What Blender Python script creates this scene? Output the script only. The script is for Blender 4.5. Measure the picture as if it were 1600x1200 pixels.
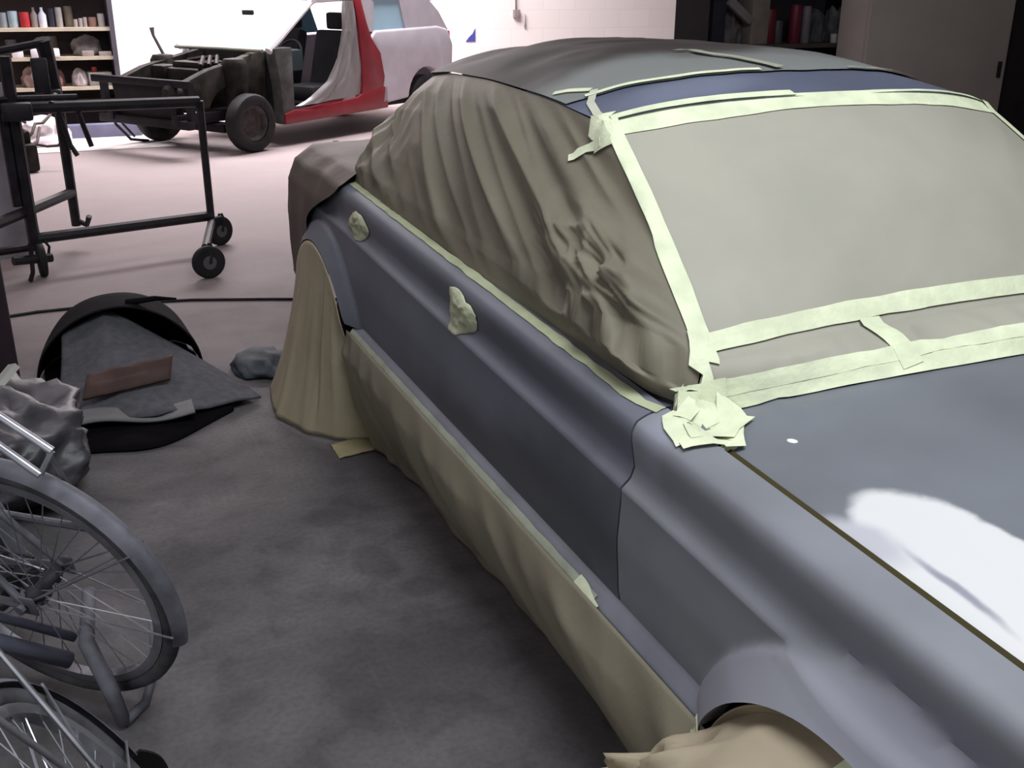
import bpy, bmesh, math, random
from math import sin, cos, pi, radians, sqrt, atan2
from mathutils import Vector, Matrix, noise
from mathutils.bvhtree import BVHTree
V = Vector
for o in list(bpy.data.objects): bpy.data.objects.remove(o)
scn = bpy.context.scene
COL = scn.collection
rnd = random.Random(7)

# ---------------------------------------------------------------- camera
F_PX, CAM_H = 1623.86, 1.6106
RGT = V((0.91501, -0.40341, 0.00533)); DWN = V((-0.14083, -0.33177, -0.93279)); FWD = V((0.37806, 0.85276, -0.36038))
cam = bpy.data.cameras.new('camera'); cob = bpy.data.objects.new('camera', cam); COL.objects.link(cob)
cam.sensor_width = 36.0; cam.lens = F_PX / 1600 * 36.0; cam.clip_start = 0.05; cam.clip_end = 100
m = Matrix((RGT, -DWN, -FWD)).transposed().to_4x4(); m.translation = V((0, 0, CAM_H)); cob.matrix_world = m
scn.camera = cob
# ---------------------------------------------------------------- light, world, exposure
scn.view_settings.view_transform = 'Standard'; scn.view_settings.look = 'None'
scn.view_settings.gamma = 1.0; scn.view_settings.use_curve_mapping = False
scn.view_settings.exposure = 0.0
w = bpy.data.worlds.new('world'); scn.world = w; w.use_nodes = True
bg = w.node_tree.nodes['Background']; bg.inputs[0].default_value = (0.60, 0.60, 0.72, 1); bg.inputs[1].default_value = 0.35

def area(name, loc, target, sx, sy, power, color):
    l = bpy.data.lights.new(name, 'AREA'); l.shape = 'RECTANGLE'; l.size = sx; l.size_y = sy; l.energy = power; l.color = color
    o = bpy.data.objects.new(name, l); COL.objects.link(o); o.location = loc
    o.rotation_euler = (V(target) - V(loc)).to_track_quat('-Z', 'Y').to_euler(); return o
area('skylight_daylight', (2.75, 12.0, 4.32), (2.9, 13.0, 0), 4.4, 2.2, 830, (1.0, 0.945, 0.965))
area('workshop_daylight', (1.15, 0.6, 4.0), (1.45, 1.5, 0.9), 2.4, 1.8, 135, (0.93, 0.975, 1.0))
area('left_fill_light', (-1.9, 0.9, 1.75), (1.0, 1.7, .5), 2.4, 1.3, 28, (0.94, 0.97, 1.0))  # added low fill for the car side; its window is made up
area('side_daylight', (-1.0, 6.6, 4.2), (-0.3, 7.2, 0), 2.2, 2.0, 50, (1.0, 0.90, 0.95))

# ---------------------------------------------------------------- materials
MATS = {}
def mat(name, color, rough=0.6, metal=0.0, var=0.12, scale=6.0, bump=0.0, bscale=40.0, color2=None, spec=0.3, alpha=1.0, detail=5.0, lo=.35, hi=.65):
    if name in MATS: return MATS[name]
    mt = bpy.data.materials.new(name); mt.use_nodes = True; nt = mt.node_tree; b = nt.nodes['Principled BSDF']
    b.inputs['Roughness'].default_value = rough; b.inputs['Metallic'].default_value = metal
    b.inputs['Specular IOR Level'].default_value = spec
    tc = nt.nodes.new('ShaderNodeTexCoord'); nz = nt.nodes.new('ShaderNodeTexNoise')
    nz.inputs['Scale'].default_value = scale; nz.inputs['Detail'].default_value = detail
    nt.links.new(tc.outputs['Object'], nz.inputs['Vector'])
    rp = nt.nodes.new('ShaderNodeValToRGB'); nt.links.new(nz.outputs['Fac'], rp.inputs[0])
    c2 = color2 or tuple(min(1, c * (1 + var)) for c in color); c1 = color if color2 else tuple(c * (1 - var) for c in color)
    rp.color_ramp.elements[0].color = (*c1, 1); rp.color_ramp.elements[1].color = (*c2, 1)
    rp.color_ramp.elements[0].position = lo; rp.color_ramp.elements[1].position = hi
    nt.links.new(rp.outputs[0], b.inputs['Base Color'])
    if bump:
        n2 = nt.nodes.new('ShaderNodeTexNoise'); n2.inputs['Scale'].default_value = bscale; n2.inputs['Detail'].default_value = 4
        nt.links.new(tc.outputs['Object'], n2.inputs['Vector'])
        bp = nt.nodes.new('ShaderNodeBump'); bp.inputs['Strength'].default_value = bump; bp.inputs['Distance'].default_value = 0.01
        nt.links.new(n2.outputs['Fac'], bp.inputs['Height']); nt.links.new(bp.outputs['Normal'], b.inputs['Normal'])
    if alpha < 1: b.inputs['Alpha'].default_value = alpha
    MATS[name] = mt; return mt

def nodes_of(mt): return mt.node_tree.nodes, mt.node_tree.links, mt.node_tree.nodes['Principled BSDF']

primer = mat('grey_primer', (0.160, 0.170, 0.205), 0.50, 0, 0.10, 3.0, 0.05, 120, spec=0.45)
primer_in = mat('panel_gap_dark', (0.012, 0.011, 0.012), 0.9)
paper = mat('masking_paper', (0.245, 0.220, 0.162), 0.55, 0, 0.07, 4.0, 0.15, 26, spec=0.28)
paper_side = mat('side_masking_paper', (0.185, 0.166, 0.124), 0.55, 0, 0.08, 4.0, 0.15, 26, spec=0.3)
paper_ws = mat('masking_paper_light', (0.385, 0.370, 0.315), 0.6, 0, 0.06, 3.0, 0.15, 20, spec=0.25)
tape_m = mat('masking_tape', (0.74, 0.79, 0.57), 0.6, 0, 0.10, 14.0, 0.25, 60, spec=0.25)
tape_old = mat('thin_masking_tape', (0.36, 0.38, 0.30), 0.6, 0, 0.14, 12.0, 0.2, 60)
rubber = mat('black_rubber', (0.016, 0.015, 0.017), 0.75, 0, 0.3, 10)
dark_plastic = mat('dark_plastic', (0.012, 0.010, 0.014), 0.6, 0, 0.3, 8, spec=0.2)
black_steel = mat('black_painted_steel', (0.020, 0.018, 0.022), 0.5, 0.2, 0.4, 12)
rusty = mat('grimy_metal', (0.020, 0.016, 0.015), 0.6, 0.4, 0.5, 9, 0.2, 30)
alu = mat('dusty_chrome', (0.36, 0.36, 0.40), 0.38, 0.75, 0.3, 9)
dusty = mat('dusty_grey_paint', (0.150, 0.148, 0.175), 0.6, 0.1, 0.3, 14)
dusty_dark = mat('dusty_dark_metal', (0.060, 0.057, 0.066), 0.65, 0.3, 0.4, 14)
dusty_tyre = mat('dusty_tyre', (0.085, 0.083, 0.092), 0.85, 0, 0.35, 16)
carpet_m = mat('grey_carpet', (0.105, 0.105, 0.120), 0.95, 0, 0.14, 30, 0.5, 160, spec=0.1)
brown_m = mat('brown_board', (0.075, 0.045, 0.040), 0.8, 0, 0.2, 9)
white_paint = mat('white_car_paint', (0.78, 0.77, 0.80), 0.3, 0, 0.03, 4, spec=0.5)
silver_paint = mat('silver_car_paint', (0.52, 0.49, 0.54), 0.4, 0.15, 0.06, 5, spec=0.5)
red_paint = mat('red_car_paint', (0.20, 0.014, 0.022), 0.4, 0, 0.12, 6, spec=0.5)
glass_m = mat('tinted_window', (0.36, 0.55, 0.66), 0.08, 0, 0.04, 3, spec=0.6)
wood = mat('shelf_wood', (0.62, 0.54, 0.42), 0.7, 0, 0.12, 5)
dark_in = mat('dark_interior', (0.018, 0.016, 0.018), 0.85, 0, 0.3, 6)
grey_wall = mat('grey_plaster', (0.22, 0.20, 0.195), 0.85, 0, 0.06, 2, 0.1, 40)

def masked_mat(name, base, spots):
    """paint with patches set on the panel: spots = [(centre, radii(xyz), rot_z, colour, edge, wobble)]"""
    mt = bpy.data.materials.new(name); mt.use_nodes = True; N, L, b = nodes_of(mt)
    b.inputs['Roughness'].default_value = 0.5; b.inputs['Specular IOR Level'].default_value = 0.45
    geo = N.new('ShaderNodeNewGeometry')
    nz = N.new('ShaderNodeTexNoise'); nz.inputs['Scale'].default_value = 3.0; L.new(geo.outputs['Position'], nz.inputs['Vector'])
    nz.inputs['Detail'].default_value = 6
    rp = N.new('ShaderNodeValToRGB'); L.new(nz.outputs['Fac'], rp.inputs[0])
    rp.color_ramp.elements[0].position = .3; rp.color_ramp.elements[1].position = .7
    rp.color_ramp.elements[0].color = (*[c * .86 for c in base], 1); rp.color_ramp.elements[1].color = (*[c * 1.14 for c in base], 1)
    cur = rp.outputs[0]
    for (c, r, rz, colr, edge, wob) in spots:
        mp = N.new('ShaderNodeMapping'); mp.vector_type = 'TEXTURE'
        mp.inputs['Location'].default_value = c; mp.inputs['Rotation'].default_value = (0, 0, rz); mp.inputs['Scale'].default_value = r
        nn = N.new('ShaderNodeTexNoise'); nn.inputs['Scale'].default_value = 9; nn.inputs['Detail'].default_value = 8
        L.new(geo.outputs['Position'], nn.inputs['Vector'])
        sub = N.new('ShaderNodeVectorMath'); sub.operation = 'SUBTRACT'; L.new(nn.outputs['Color'], sub.inputs[0]); sub.inputs[1].default_value = (.5, .5, .5)
        scl = N.new('ShaderNodeVectorMath'); scl.operation = 'SCALE'; L.new(sub.outputs[0], scl.inputs[0]); scl.inputs['Scale'].default_value = wob
        add = N.new('ShaderNodeVectorMath'); add.operation = 'ADD'; L.new(geo.outputs['Position'], add.inputs[0]); L.new(scl.outputs[0], add.inputs[1])
        L.new(add.outputs[0], mp.inputs['Vector'])
        ln = N.new('ShaderNodeVectorMath'); ln.operation = 'LENGTH'; L.new(mp.outputs[0], ln.inputs[0])
        mr = N.new('ShaderNodeMapRange'); mr.interpolation_type = 'SMOOTHSTEP'
        mr.inputs['From Min'].default_value = 1 - edge; mr.inputs['From Max'].default_value = 1 + edge
        mr.inputs['To Min'].default_value = 1; mr.inputs['To Max'].default_value = 0
        L.new(ln.outputs['Value'], mr.inputs['Value'])
        mx = N.new('ShaderNodeMixRGB'); L.new(mr.outputs[0], mx.inputs[0]); L.new(cur, mx.inputs[1]); mx.inputs[2].default_value = (*colr, 1)
        cur = mx.outputs[0]
    L.new(cur, b.inputs['Base Color']); return mt

# ---------------------------------------------------------------- mesh helpers
def link(name, bm, material, parent=None, smooth=True, sharp=None):
    me = bpy.data.meshes.new(name)
    bmesh.ops.recalc_face_normals(bm, faces=bm.faces)
    if smooth:
        for f in bm.faces: f.smooth = True
        if sharp:
            for e in bm.edges:
                if len(e.link_faces) == 2 and e.calc_face_angle(0) > sharp: e.smooth = False
    if parent is not None:
        inv = parent.matrix_world.inverted() if parent.type == 'EMPTY' or True else None
    bm.to_mesh(me); bm.free()
    o = bpy.data.objects.new(name, me); COL.objects.link(o)
    for mm in (material if isinstance(material, (list, tuple)) else [material]): me.materials.append(mm)
    if parent is not None: o.parent = parent
    return o
def tag(o, label, cat, group=None, kind=None):
    if label: o['label'] = label
    if cat: o['category'] = cat
    if group: o['group'] = group
    if kind: o['kind'] = kind
    return o
def thing(name, label, cat, loc=(0, 0, 0), rz=0.0, group=None):
    o = bpy.data.objects.new(name, None); COL.objects.link(o); o.location = loc; o.rotation_euler = (0, 0, rz)
    o.empty_display_size = 0.1
    return tag(o, label, cat, group)
def shift(bm, p):
    bmesh.ops.translate(bm, verts=bm.verts, vec=-V(p)); return bm
def box(bm, c, s, rz=0.0, bev=0.0, rot=None):
    r = bmesh.ops.create_cube(bm, size=1.0); vs = r['verts']
    M = Matrix.Translation(V(c)) @ (rot if rot is not None else Matrix.Rotation(rz, 4, 'Z')) @ Matrix.Diagonal((*s, 1))
    bmesh.ops.transform(bm, matrix=M, verts=vs)
    if bev:
        es = list({e for v in vs for e in v.link_edges})
        bmesh.ops.bevel(bm, geom=es, offset=bev, segments=2, affect='EDGES', profile=.6)
    return bm
def tube(bm, pts, r, seg=8, cap=True, closed=False):
    pts = [V(p) for p in pts]; n = len(pts); rr = r if isinstance(r, (list, tuple)) else [r] * n
    rings = []; up = None
    for i in range(n):
        a = pts[(i - 1) % n] if (closed or i > 0) else pts[i]; b = pts[(i + 1) % n] if (closed or i < n - 1) else pts[i]
        t = (b - a).normalized()
        if up is None:
            up = V((0, 0, 1)) if abs(t.z) < .9 else V((1, 0, 0))
        s = t.cross(up).normalized(); up = s.cross(t).normalized()
        rings.append([bm.verts.new(pts[i] + rr[i] * (cos(2 * pi * k / seg) * s + sin(2 * pi * k / seg) * up)) for k in range(seg)])
    for i in range(n if closed else n - 1):
        A, B = rings[i], rings[(i + 1) % n]
        for k in range(seg): bm.faces.new((A[k], A[(k + 1) % seg], B[(k + 1) % seg], B[k]))
    if cap and not closed:
        bm.faces.new(rings[0][::-1]); bm.faces.new(rings[-1])
    return bm
def lathe(bm, prof, c=(0, 0, 0), axis=V((0, 0, 1)), seg=20, cap=True):
    axis = V(axis).normalized(); q = axis.to_track_quat('Z', 'Y').to_matrix(); c = V(c)
    rings = [[bm.verts.new(c + q @ V((r * cos(2 * pi * k / seg), r * sin(2 * pi * k / seg), z))) for k in range(seg)] for r, z in prof]
    for A, B in zip(rings, rings[1:]):
        for k in range(seg): bm.faces.new((A[k], A[(k + 1) % seg], B[(k + 1) % seg], B[k]))
    if cap:
        bm.faces.new(rings[0][::-1]); bm.faces.new(rings[-1])
    return bm
def grid(bm, nu, nv, fn):
    vs = [[bm.verts.new(fn(i / nu, j / nv)) for i in range(nu + 1)] for j in range(nv + 1)]
    for j in range(nv):
        for i in range(nu): bm.faces.new((vs[j][i], vs[j][i + 1], vs[j + 1][i + 1], vs[j + 1][i]))
    return vs
def solid(bm, th):
    bmesh.ops.recalc_face_normals(bm, faces=bm.faces); bm.normal_update()
    fs = list(bm.faces); vs = list(bm.verts); be = [(e.verts[0], e.verts[1]) for e in bm.edges if len(e.link_faces) == 1]
    tw = {v: bm.verts.new(v.co - v.normal * th) for v in vs}
    for f in fs: bm.faces.new([tw[v] for v in reversed(f.verts)])
    for a, b_ in be: bm.faces.new((a, b_, tw[b_], tw[a]))
    return bm
def lerp(a, b, t): return a + (b - a) * t
def sst(a, b, x):
    t = max(0, min(1, (x - a) / (b - a))); return t * t * (3 - 2 * t)
def interp(tab, x):
    if x <= tab[0][0]: return tab[0][1]
    for (a, va), (b, vb) in zip(tab, tab[1:]):
        if x <= b: return va + (vb - va) * (x - a) / (b - a)
    return tab[-1][1]
def nz(x, y, z): return noise.noise(V((x, y, z)))
def ridge(x, y, z): return 1 - 2 * abs(noise.noise(V((x, y, z))))

# ================================================================= SETTING
def wall(name, c, s, m_):
    bm = bmesh.new(); box(bm, c, s); o = link(name, bm, m_, smooth=False); o['kind'] = 'structure'; return o
# concrete floor: dusty pink-grey slab with stains and joints
fm = bpy.data.materials.new('dusty_concrete'); fm.use_nodes = True; N, L, b = nodes_of(fm)
b.inputs['Roughness'].default_value = 0.75; b.inputs['Specular IOR Level'].default_value = 0.25
geo = N.new('ShaderNodeNewGeometry')
def nnoise(scale, det=6, dist=0.0, vec=None):
    n_ = N.new('ShaderNodeTexNoise'); n_.inputs['Scale'].default_value = scale; n_.inputs['Detail'].default_value = det
    n_.inputs['Distortion'].default_value = dist; L.new(vec or geo.outputs['Position'], n_.inputs['Vector']); return n_
mp = N.new('ShaderNodeMapping'); mp.inputs['Scale'].default_value = (1.0, 1.35, 1); mp.inputs['Rotation'].default_value = (0, 0, .25); L.new(geo.outputs['Position'], mp.inputs['Vector'])
n1 = nnoise(1.9, 10, .25, mp.outputs[0]); n2 = nnoise(60, 3)
r1 = N.new('ShaderNodeValToRGB'); L.new(n1.outputs['Fac'], r1.inputs[0]); e = r1.color_ramp.elements
e[0].position = .34; e[0].color = (.080, .074, .079, 1); e[1].position = .66; e[1].color = (.150, .139, .145, 1)
r2 = N.new('ShaderNodeValToRGB'); L.new(n2.outputs['Fac'], r2.inputs[0]); r2.color_ramp.elements[0].color = (.82, .82, .82, 1); r2.color_ramp.elements[0].position = .3; r2.color_ramp.elements[1].position = .6
n4 = nnoise(7, 6, .4); r4 = N.new('ShaderNodeValToRGB'); L.new(n4.outputs['Fac'], r4.inputs[0]); r4.color_ramp.elements[0].color = (.62, .60, .62, 1); r4.color_ramp.elements[0].position = .34; r4.color_ramp.elements[1].position = .52
m4 = N.new('ShaderNodeMixRGB'); m4.blend_type = 'MULTIPLY'; m4.inputs[0].default_value = .6; L.new(r1.outputs[0], m4.inputs[1]); L.new(r4.outputs[0], m4.inputs[2])
cur = m4.outputs[0]
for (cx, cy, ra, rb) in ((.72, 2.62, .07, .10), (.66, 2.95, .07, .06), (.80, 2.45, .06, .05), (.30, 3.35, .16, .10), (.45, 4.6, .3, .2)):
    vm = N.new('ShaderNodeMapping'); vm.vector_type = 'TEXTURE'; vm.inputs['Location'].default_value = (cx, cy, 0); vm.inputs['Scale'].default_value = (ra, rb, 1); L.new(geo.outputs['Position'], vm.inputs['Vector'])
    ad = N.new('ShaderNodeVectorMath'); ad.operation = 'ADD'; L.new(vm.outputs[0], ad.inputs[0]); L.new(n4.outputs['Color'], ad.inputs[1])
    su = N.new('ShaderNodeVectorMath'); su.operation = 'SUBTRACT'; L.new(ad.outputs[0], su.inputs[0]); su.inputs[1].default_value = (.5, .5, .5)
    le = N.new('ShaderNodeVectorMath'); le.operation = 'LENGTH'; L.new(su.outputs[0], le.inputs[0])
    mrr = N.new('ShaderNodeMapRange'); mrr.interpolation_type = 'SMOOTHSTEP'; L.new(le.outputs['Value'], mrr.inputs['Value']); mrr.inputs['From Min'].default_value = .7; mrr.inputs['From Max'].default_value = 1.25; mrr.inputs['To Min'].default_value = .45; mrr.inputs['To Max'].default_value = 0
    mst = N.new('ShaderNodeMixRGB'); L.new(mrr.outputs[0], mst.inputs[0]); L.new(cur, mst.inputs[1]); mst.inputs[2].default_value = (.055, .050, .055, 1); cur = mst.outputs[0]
mx = N.new('ShaderNodeMixRGB'); mx.blend_type = 'MULTIPLY'; mx.inputs[0].default_value = 1; L.new(cur, mx.inputs[1]); L.new(r2.outputs[0], mx.inputs[2])
br = N.new('ShaderNodeTexBrick'); br.inputs['Scale'].default_value = .8; br.inputs['Mortar Size'].default_value = .004; br.inputs['Color1'].default_value = (1, 1, 1, 1); br.inputs['Color2'].default_value = (.97, .97, .97, 1); br.inputs['Mortar'].default_value = (1.25, 1.2, 1.1, 1)
br.offset = .5; br.inputs['Brick Width'].default_value = .9; br.inputs['Row Height'].default_value = .62
L.new(geo.outputs['Position'], br.inputs['Vector'])
mx2 = N.new('ShaderNodeMixRGB'); mx2.blend_type = 'MULTIPLY'; mx2.inputs[0].default_value = .35; L.new(mx.outputs[0], mx2.inputs[1]); L.new(br.outputs['Color'], mx2.inputs[2])
# slab turns paler and pinker further in (beyond about 5 m)
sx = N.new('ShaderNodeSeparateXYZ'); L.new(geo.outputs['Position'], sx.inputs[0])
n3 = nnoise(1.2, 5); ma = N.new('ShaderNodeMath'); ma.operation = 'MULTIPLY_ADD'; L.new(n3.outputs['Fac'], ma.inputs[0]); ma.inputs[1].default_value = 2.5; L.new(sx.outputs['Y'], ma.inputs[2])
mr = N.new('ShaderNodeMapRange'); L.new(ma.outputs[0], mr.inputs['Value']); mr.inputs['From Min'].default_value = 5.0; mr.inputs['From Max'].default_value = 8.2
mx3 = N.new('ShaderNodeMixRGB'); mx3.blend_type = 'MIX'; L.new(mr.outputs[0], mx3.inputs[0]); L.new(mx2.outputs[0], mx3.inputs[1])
pale_mix = N.new('ShaderNodeMixRGB'); pale_mix.blend_type = 'MIX'; pale_mix.inputs[0].default_value = .75; L.new(mx2.outputs[0], pale_mix.inputs[1]); pale_mix.inputs[2].default_value = (.42, .345, .345, 1)
L.new(pale_mix.outputs[0], mx3.inputs[2]); L.new(mx3.outputs[0], b.inputs['Base Color'])
bp = N.new('ShaderNodeBump'); bp.inputs['Strength'].default_value = .25; bp.inputs['Distance'].default_value = .01; L.new(n1.outputs['Fac'], bp.inputs['Height']); L.new(bp.outputs[0], b.inputs['Normal'])
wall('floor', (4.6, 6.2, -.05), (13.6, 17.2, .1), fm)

# white block wall
wm = bpy.data.materials.new('white_painted_block'); wm.use_nodes = True; N, L, b = nodes_of(wm); b.inputs['Roughness'].default_value = .8
tc = N.new('ShaderNodeTexCoord'); mp = N.new('ShaderNodeMapping'); mp.inputs['Rotation'].default_value = (pi / 2, 0, 0); L.new(tc.outputs['Object'], mp.inputs['Vector'])
br = N.new('ShaderNodeTexBrick'); L.new(mp.outputs[0], br.inputs['Vector']); br.inputs['Scale'].default_value = 1; br.inputs['Brick Width'].default_value = .5; br.inputs['Row Height'].default_value = .25
br.inputs['Mortar Size'].default_value = .008; br.inputs['Color1'].default_value = (.80, .74, .72, 1); br.inputs['Color2'].default_value = (.77, .71, .69, 1); br.inputs['Mortar'].default_value = (.745, .685, .665, 1)
L.new(br.outputs['Color'], b.inputs['Base Color'])
wall('wall_back', (4.6, 14.3, 2.2), (13.6, .2, 4.4), wm)
wall('wall_left', (-2.1, 6.2, 2.2), (.2, 17.2, 4.4), grey_wall)
wall('wall_right', (11.3, 6.2, 2.2), (.2, 17.2, 4.4), grey_wall)
wall('wall_front', (4.6, -2.3, 2.2), (13.6, .2, 4.4), grey_wall)
bm = bmesh.new()
for z in (1.07, 2.43): box(bm, (-1.975, .9, z), (.05, 2.52, .06))
for y in (-.33, .9, 2.13): box(bm, (-1.975, y, 1.75), (.05, .06, 1.3))
o = link('fill_light_frame', bm, mat('fill_frame_grey', (.3, .3, .3), .6), smooth=False); o['kind'] = 'structure'  # added unseen frame, dressing for the left fill light
# ceiling slab with the skylight opening
cm = mat('ceiling_board', (.42, .41, .42), .9, 0, .06, 3)
bm = bmesh.new()
box(bm, (4.6, 4.1, 4.45), (13.6, 13.0, .1)); box(bm, (4.6, 13.85, 4.45), (13.6, 1.1, .1))
box(bm, (-1.0, 11.95, 4.45), (2.4, 2.7, .1)); box(bm, (8.25, 11.95, 4.45), (6.3, 2.7, .1))
o = link('ceiling', bm, cm, smooth=False); o['kind'] = 'structure'

# ================================================================= MASKED CAR
X0, XC = 0.932, 1.775
CAR = thing('car', 'old saloon car in grey primer masked with brown paper and tape', 'car', (XC, 2.3, 0))
CAR.matrix_world = Matrix.Translation((XC, 2.3, 0))
SURF_V, SURF_F = [], []
def part(name, bm, material, smooth=True, sharp=None, surf=False, parent=None, label=None):
    if surf:
        base = len(SURF_V); bm.verts.ensure_lookup_table(); bm.verts.index_update()
        SURF_V.extend([v.co.copy() for v in bm.verts]); SURF_F.extend([[base + v.index for v in f.verts] for f in bm.faces])
    shift(bm, (XC, 2.3, 0)); o = link(name, bm, material, parent or CAR, smooth, sharp)
    if label: o['label'] = label
    return o
def zb(y): return .880 + .046 * (y - 2.3)
def zc(y): return .736 + .046 * (y - 2.3)
def zs(y): return .449 + .019 * (y - 2.3)
ARCH = [(.86, .275, .362), (3.83, .30, .395)]
def plan(y):
    p = -.005 * (y - 2.3)
    if y < .55: p += .9 * (.55 - y) ** 2
    if y > 4.05: p += .9 * (y - 4.05) ** 2
    return p
def sideX(y, z):
    a, c, s = zb(y), zc(y), zs(y)
    tab = [(s - .2, .02), (s, .003), (s + .03, -.003), (lerp(c, s, .45), -.012), (c - .03, -.007), (c - .006, -.008), (c + .003, .002), (c + .012, .012), (c + .035, .020), (a - .045, .009), (a - .028, .011), (a - .012, .022), (a - .002, .048), (a + .004, .085)]
    dx = interp(tab, z)
    for (yc, z0, R) in ARCH:
        r = sqrt((y - yc) ** 2 + (z - z0) ** 2)
        k = 1.0 if yc < 2 else .7
        dx -= k * (.012 * (1 - sst(R + .066, R + .076, r)) + .052 * (1 - max(0, min(1, (r - R) / .076))))
    return X0 + dx + plan(y)
def zbot(y):
    z = zs(y)
    for (yc, z0, R) in ARCH:
        d = abs(y - yc)
        if d < R: z = max(z, z0 + sqrt(R * R - d * d))
    return z
def side_cols(y0, y1):
    ys = [y0 + (y1 - y0) * i / max(4, int((y1 - y0) / .05)) for i in range(max(4, int((y1 - y0) / .05)) + 1)]
    for (yc, z0, R) in ARCH:
        for k in range(61):
            y = yc + (R + .0) * cos(pi * k / 60); ys.append(y)
        for k in range(1, 14): ys += [yc - R - k * .01, yc + R + k * .01]
    ys = sorted(y for y in ys if y0 <= y <= y1); out = [ys[0]]
    for y in ys[1:]:
        if y - out[-1] > .0012: out.append(y)
    out[-1] = y1
    return out
def side_panel(name, y0, y1, mir=False, material=None, gap0=0, gap1=0, label=None):
    bm = bmesh.new(); cols = []
    for y in side_cols(y0 + gap0, y1 - gap1):
        a, c, zt = zb(y), zc(y), zbot(y)
        zlist = [a + .004, a + .002, a - .001, a - .004, a - .008, a - .014, a - .022, a - .034, a - .05, a - .07]
        zlist += [lerp(a - .07, c + .022, k / 4) for k in range(1, 5)] + [c + .014, c + .008, c + .003, c, c - .006, c - .012, c - .02]
        k0 = c - .02
        zlist += [lerp(k0, zt, k / 16) for k in range(1, 17)]
        pts = [V((sideX(y, z), y, z)) for z in zlist]
        pts[0].x = X0 + .085 + plan(y); pts[1].x = lerp(pts[0].x, pts[2].x, .4)
        pts = [pts[0] + V((.004, 0, -.03)), pts[0] + V((0.002, 0, -.004))] + pts + [pts[-1] + V((.012, 0, .001)), pts[-1] + V((.05, 0, .008))]
        if y == y0 + gap0 or y == y1 - gap1: pass
        cols.append(pts)
    # flanges turned in at both ends
    fl0 = [p + V((.022, 0, 0)) for p in cols[0]]; fl1 = [p + V((.022, 0, 0)) for p in cols[-1]]
    cols = [fl0] + cols + [fl1]
    if mir: cols = [[V((2 * XC - p.x, p.y, p.z)) for p in c] for c in cols]
    vs = [[bm.verts.new(p) for p in c] for c in cols]
    for A, B in zip(vs, vs[1:]):
        for k in range(len(A) - 1): bm.faces.new((A[k], A[k + 1], B[k + 1], B[k]))
    return part(name, bm, material or primer, sharp=radians(55), surf=not mir, label=label)
SEAM = 1.568
fender_mat = masked_mat('grey_primer_lit_flare', (.225, .233, .265), [((.88, .86, .275), (.25, .435, .435), 0, (.27, .275, .32), .05, .0), ((1.0, 1.50, .84), (.10, .045, .09), 0, (.27, .28, .34), .5, .05), ((.90, .74, .69), (.1, .16, .05), 0, (.22, .22, .27), .6, .03)])  # arch patch is lighter to paint in light on the upturned flare
door_mat = masked_mat('grey_primer_guide_coat_shade', (.150, .158, .195), [((.93, 1.80, .56), (.2, .34, .13), 0, (.075, .080, .098), .6, .12), ((.93, 2.3, .50), (.2, .5, .06), 0, (.095, .10, .12), .7, .08), ((.95, 2.0, .80), (.2, .40, .045), 0, (.11, .117, .145), .7, .06)])  # low patches are guide coat; upper streak paints shade above the crease
roof_mat = masked_mat('grey_primer_roof', (.105, .118, .175), [((1.45, 2.2, 1.37), (.16, .07, .2), 0, (.165, .185, .26), .6, .05)])
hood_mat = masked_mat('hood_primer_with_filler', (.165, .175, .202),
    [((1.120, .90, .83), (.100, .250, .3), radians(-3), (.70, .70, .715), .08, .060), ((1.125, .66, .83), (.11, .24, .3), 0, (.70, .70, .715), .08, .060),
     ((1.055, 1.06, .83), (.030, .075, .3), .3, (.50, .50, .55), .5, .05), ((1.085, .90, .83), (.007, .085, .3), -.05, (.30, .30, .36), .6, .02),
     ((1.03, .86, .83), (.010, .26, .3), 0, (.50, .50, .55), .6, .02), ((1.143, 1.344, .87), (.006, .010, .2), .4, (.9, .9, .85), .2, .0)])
for mir in (False, True):
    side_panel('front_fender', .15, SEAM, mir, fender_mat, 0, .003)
    side_panel('front_door', SEAM, 2.60, mir, door_mat, .003, 0)
    side_panel('rear_door', 2.60, 3.42, mir, door_mat)
    side_panel('rear_quarter_panel', 3.42, 4.40, mir, primer)
# dark backing behind the door seam and under the hood edge
bm = bmesh.new(); box(bm, (1.005, SEAM, .645), (.05, .03, .34)); part('hinge_pillar', bm, primer_in, smooth=False)
# lower sill strip, flares outward under the doors and the fender
bm = bmesh.new()
def sill_fn(u, v):
    y = lerp(3.44, 1.235, u); s = zs(y)
    tab = [(0, .000, .004), (.25, -.014, -.004), (.55, -.032, -.022), (.8, -.036, -.040), (1, -.02, -.055)]
    dx = interp([(a, b_) for a, b_, c_ in tab], v); dz = interp([(a, c_) for a, b_, c_ in tab], v)
    return V((X0 + .003 + plan(y) + dx, y, s + dz))
grid(bm, 60, 12, sill_fn)
part('sill', bm, mat('sill_primer', (.20, .205, .245), .5, spec=.45), surf=True, label='pale grey primed sill strip')
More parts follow.
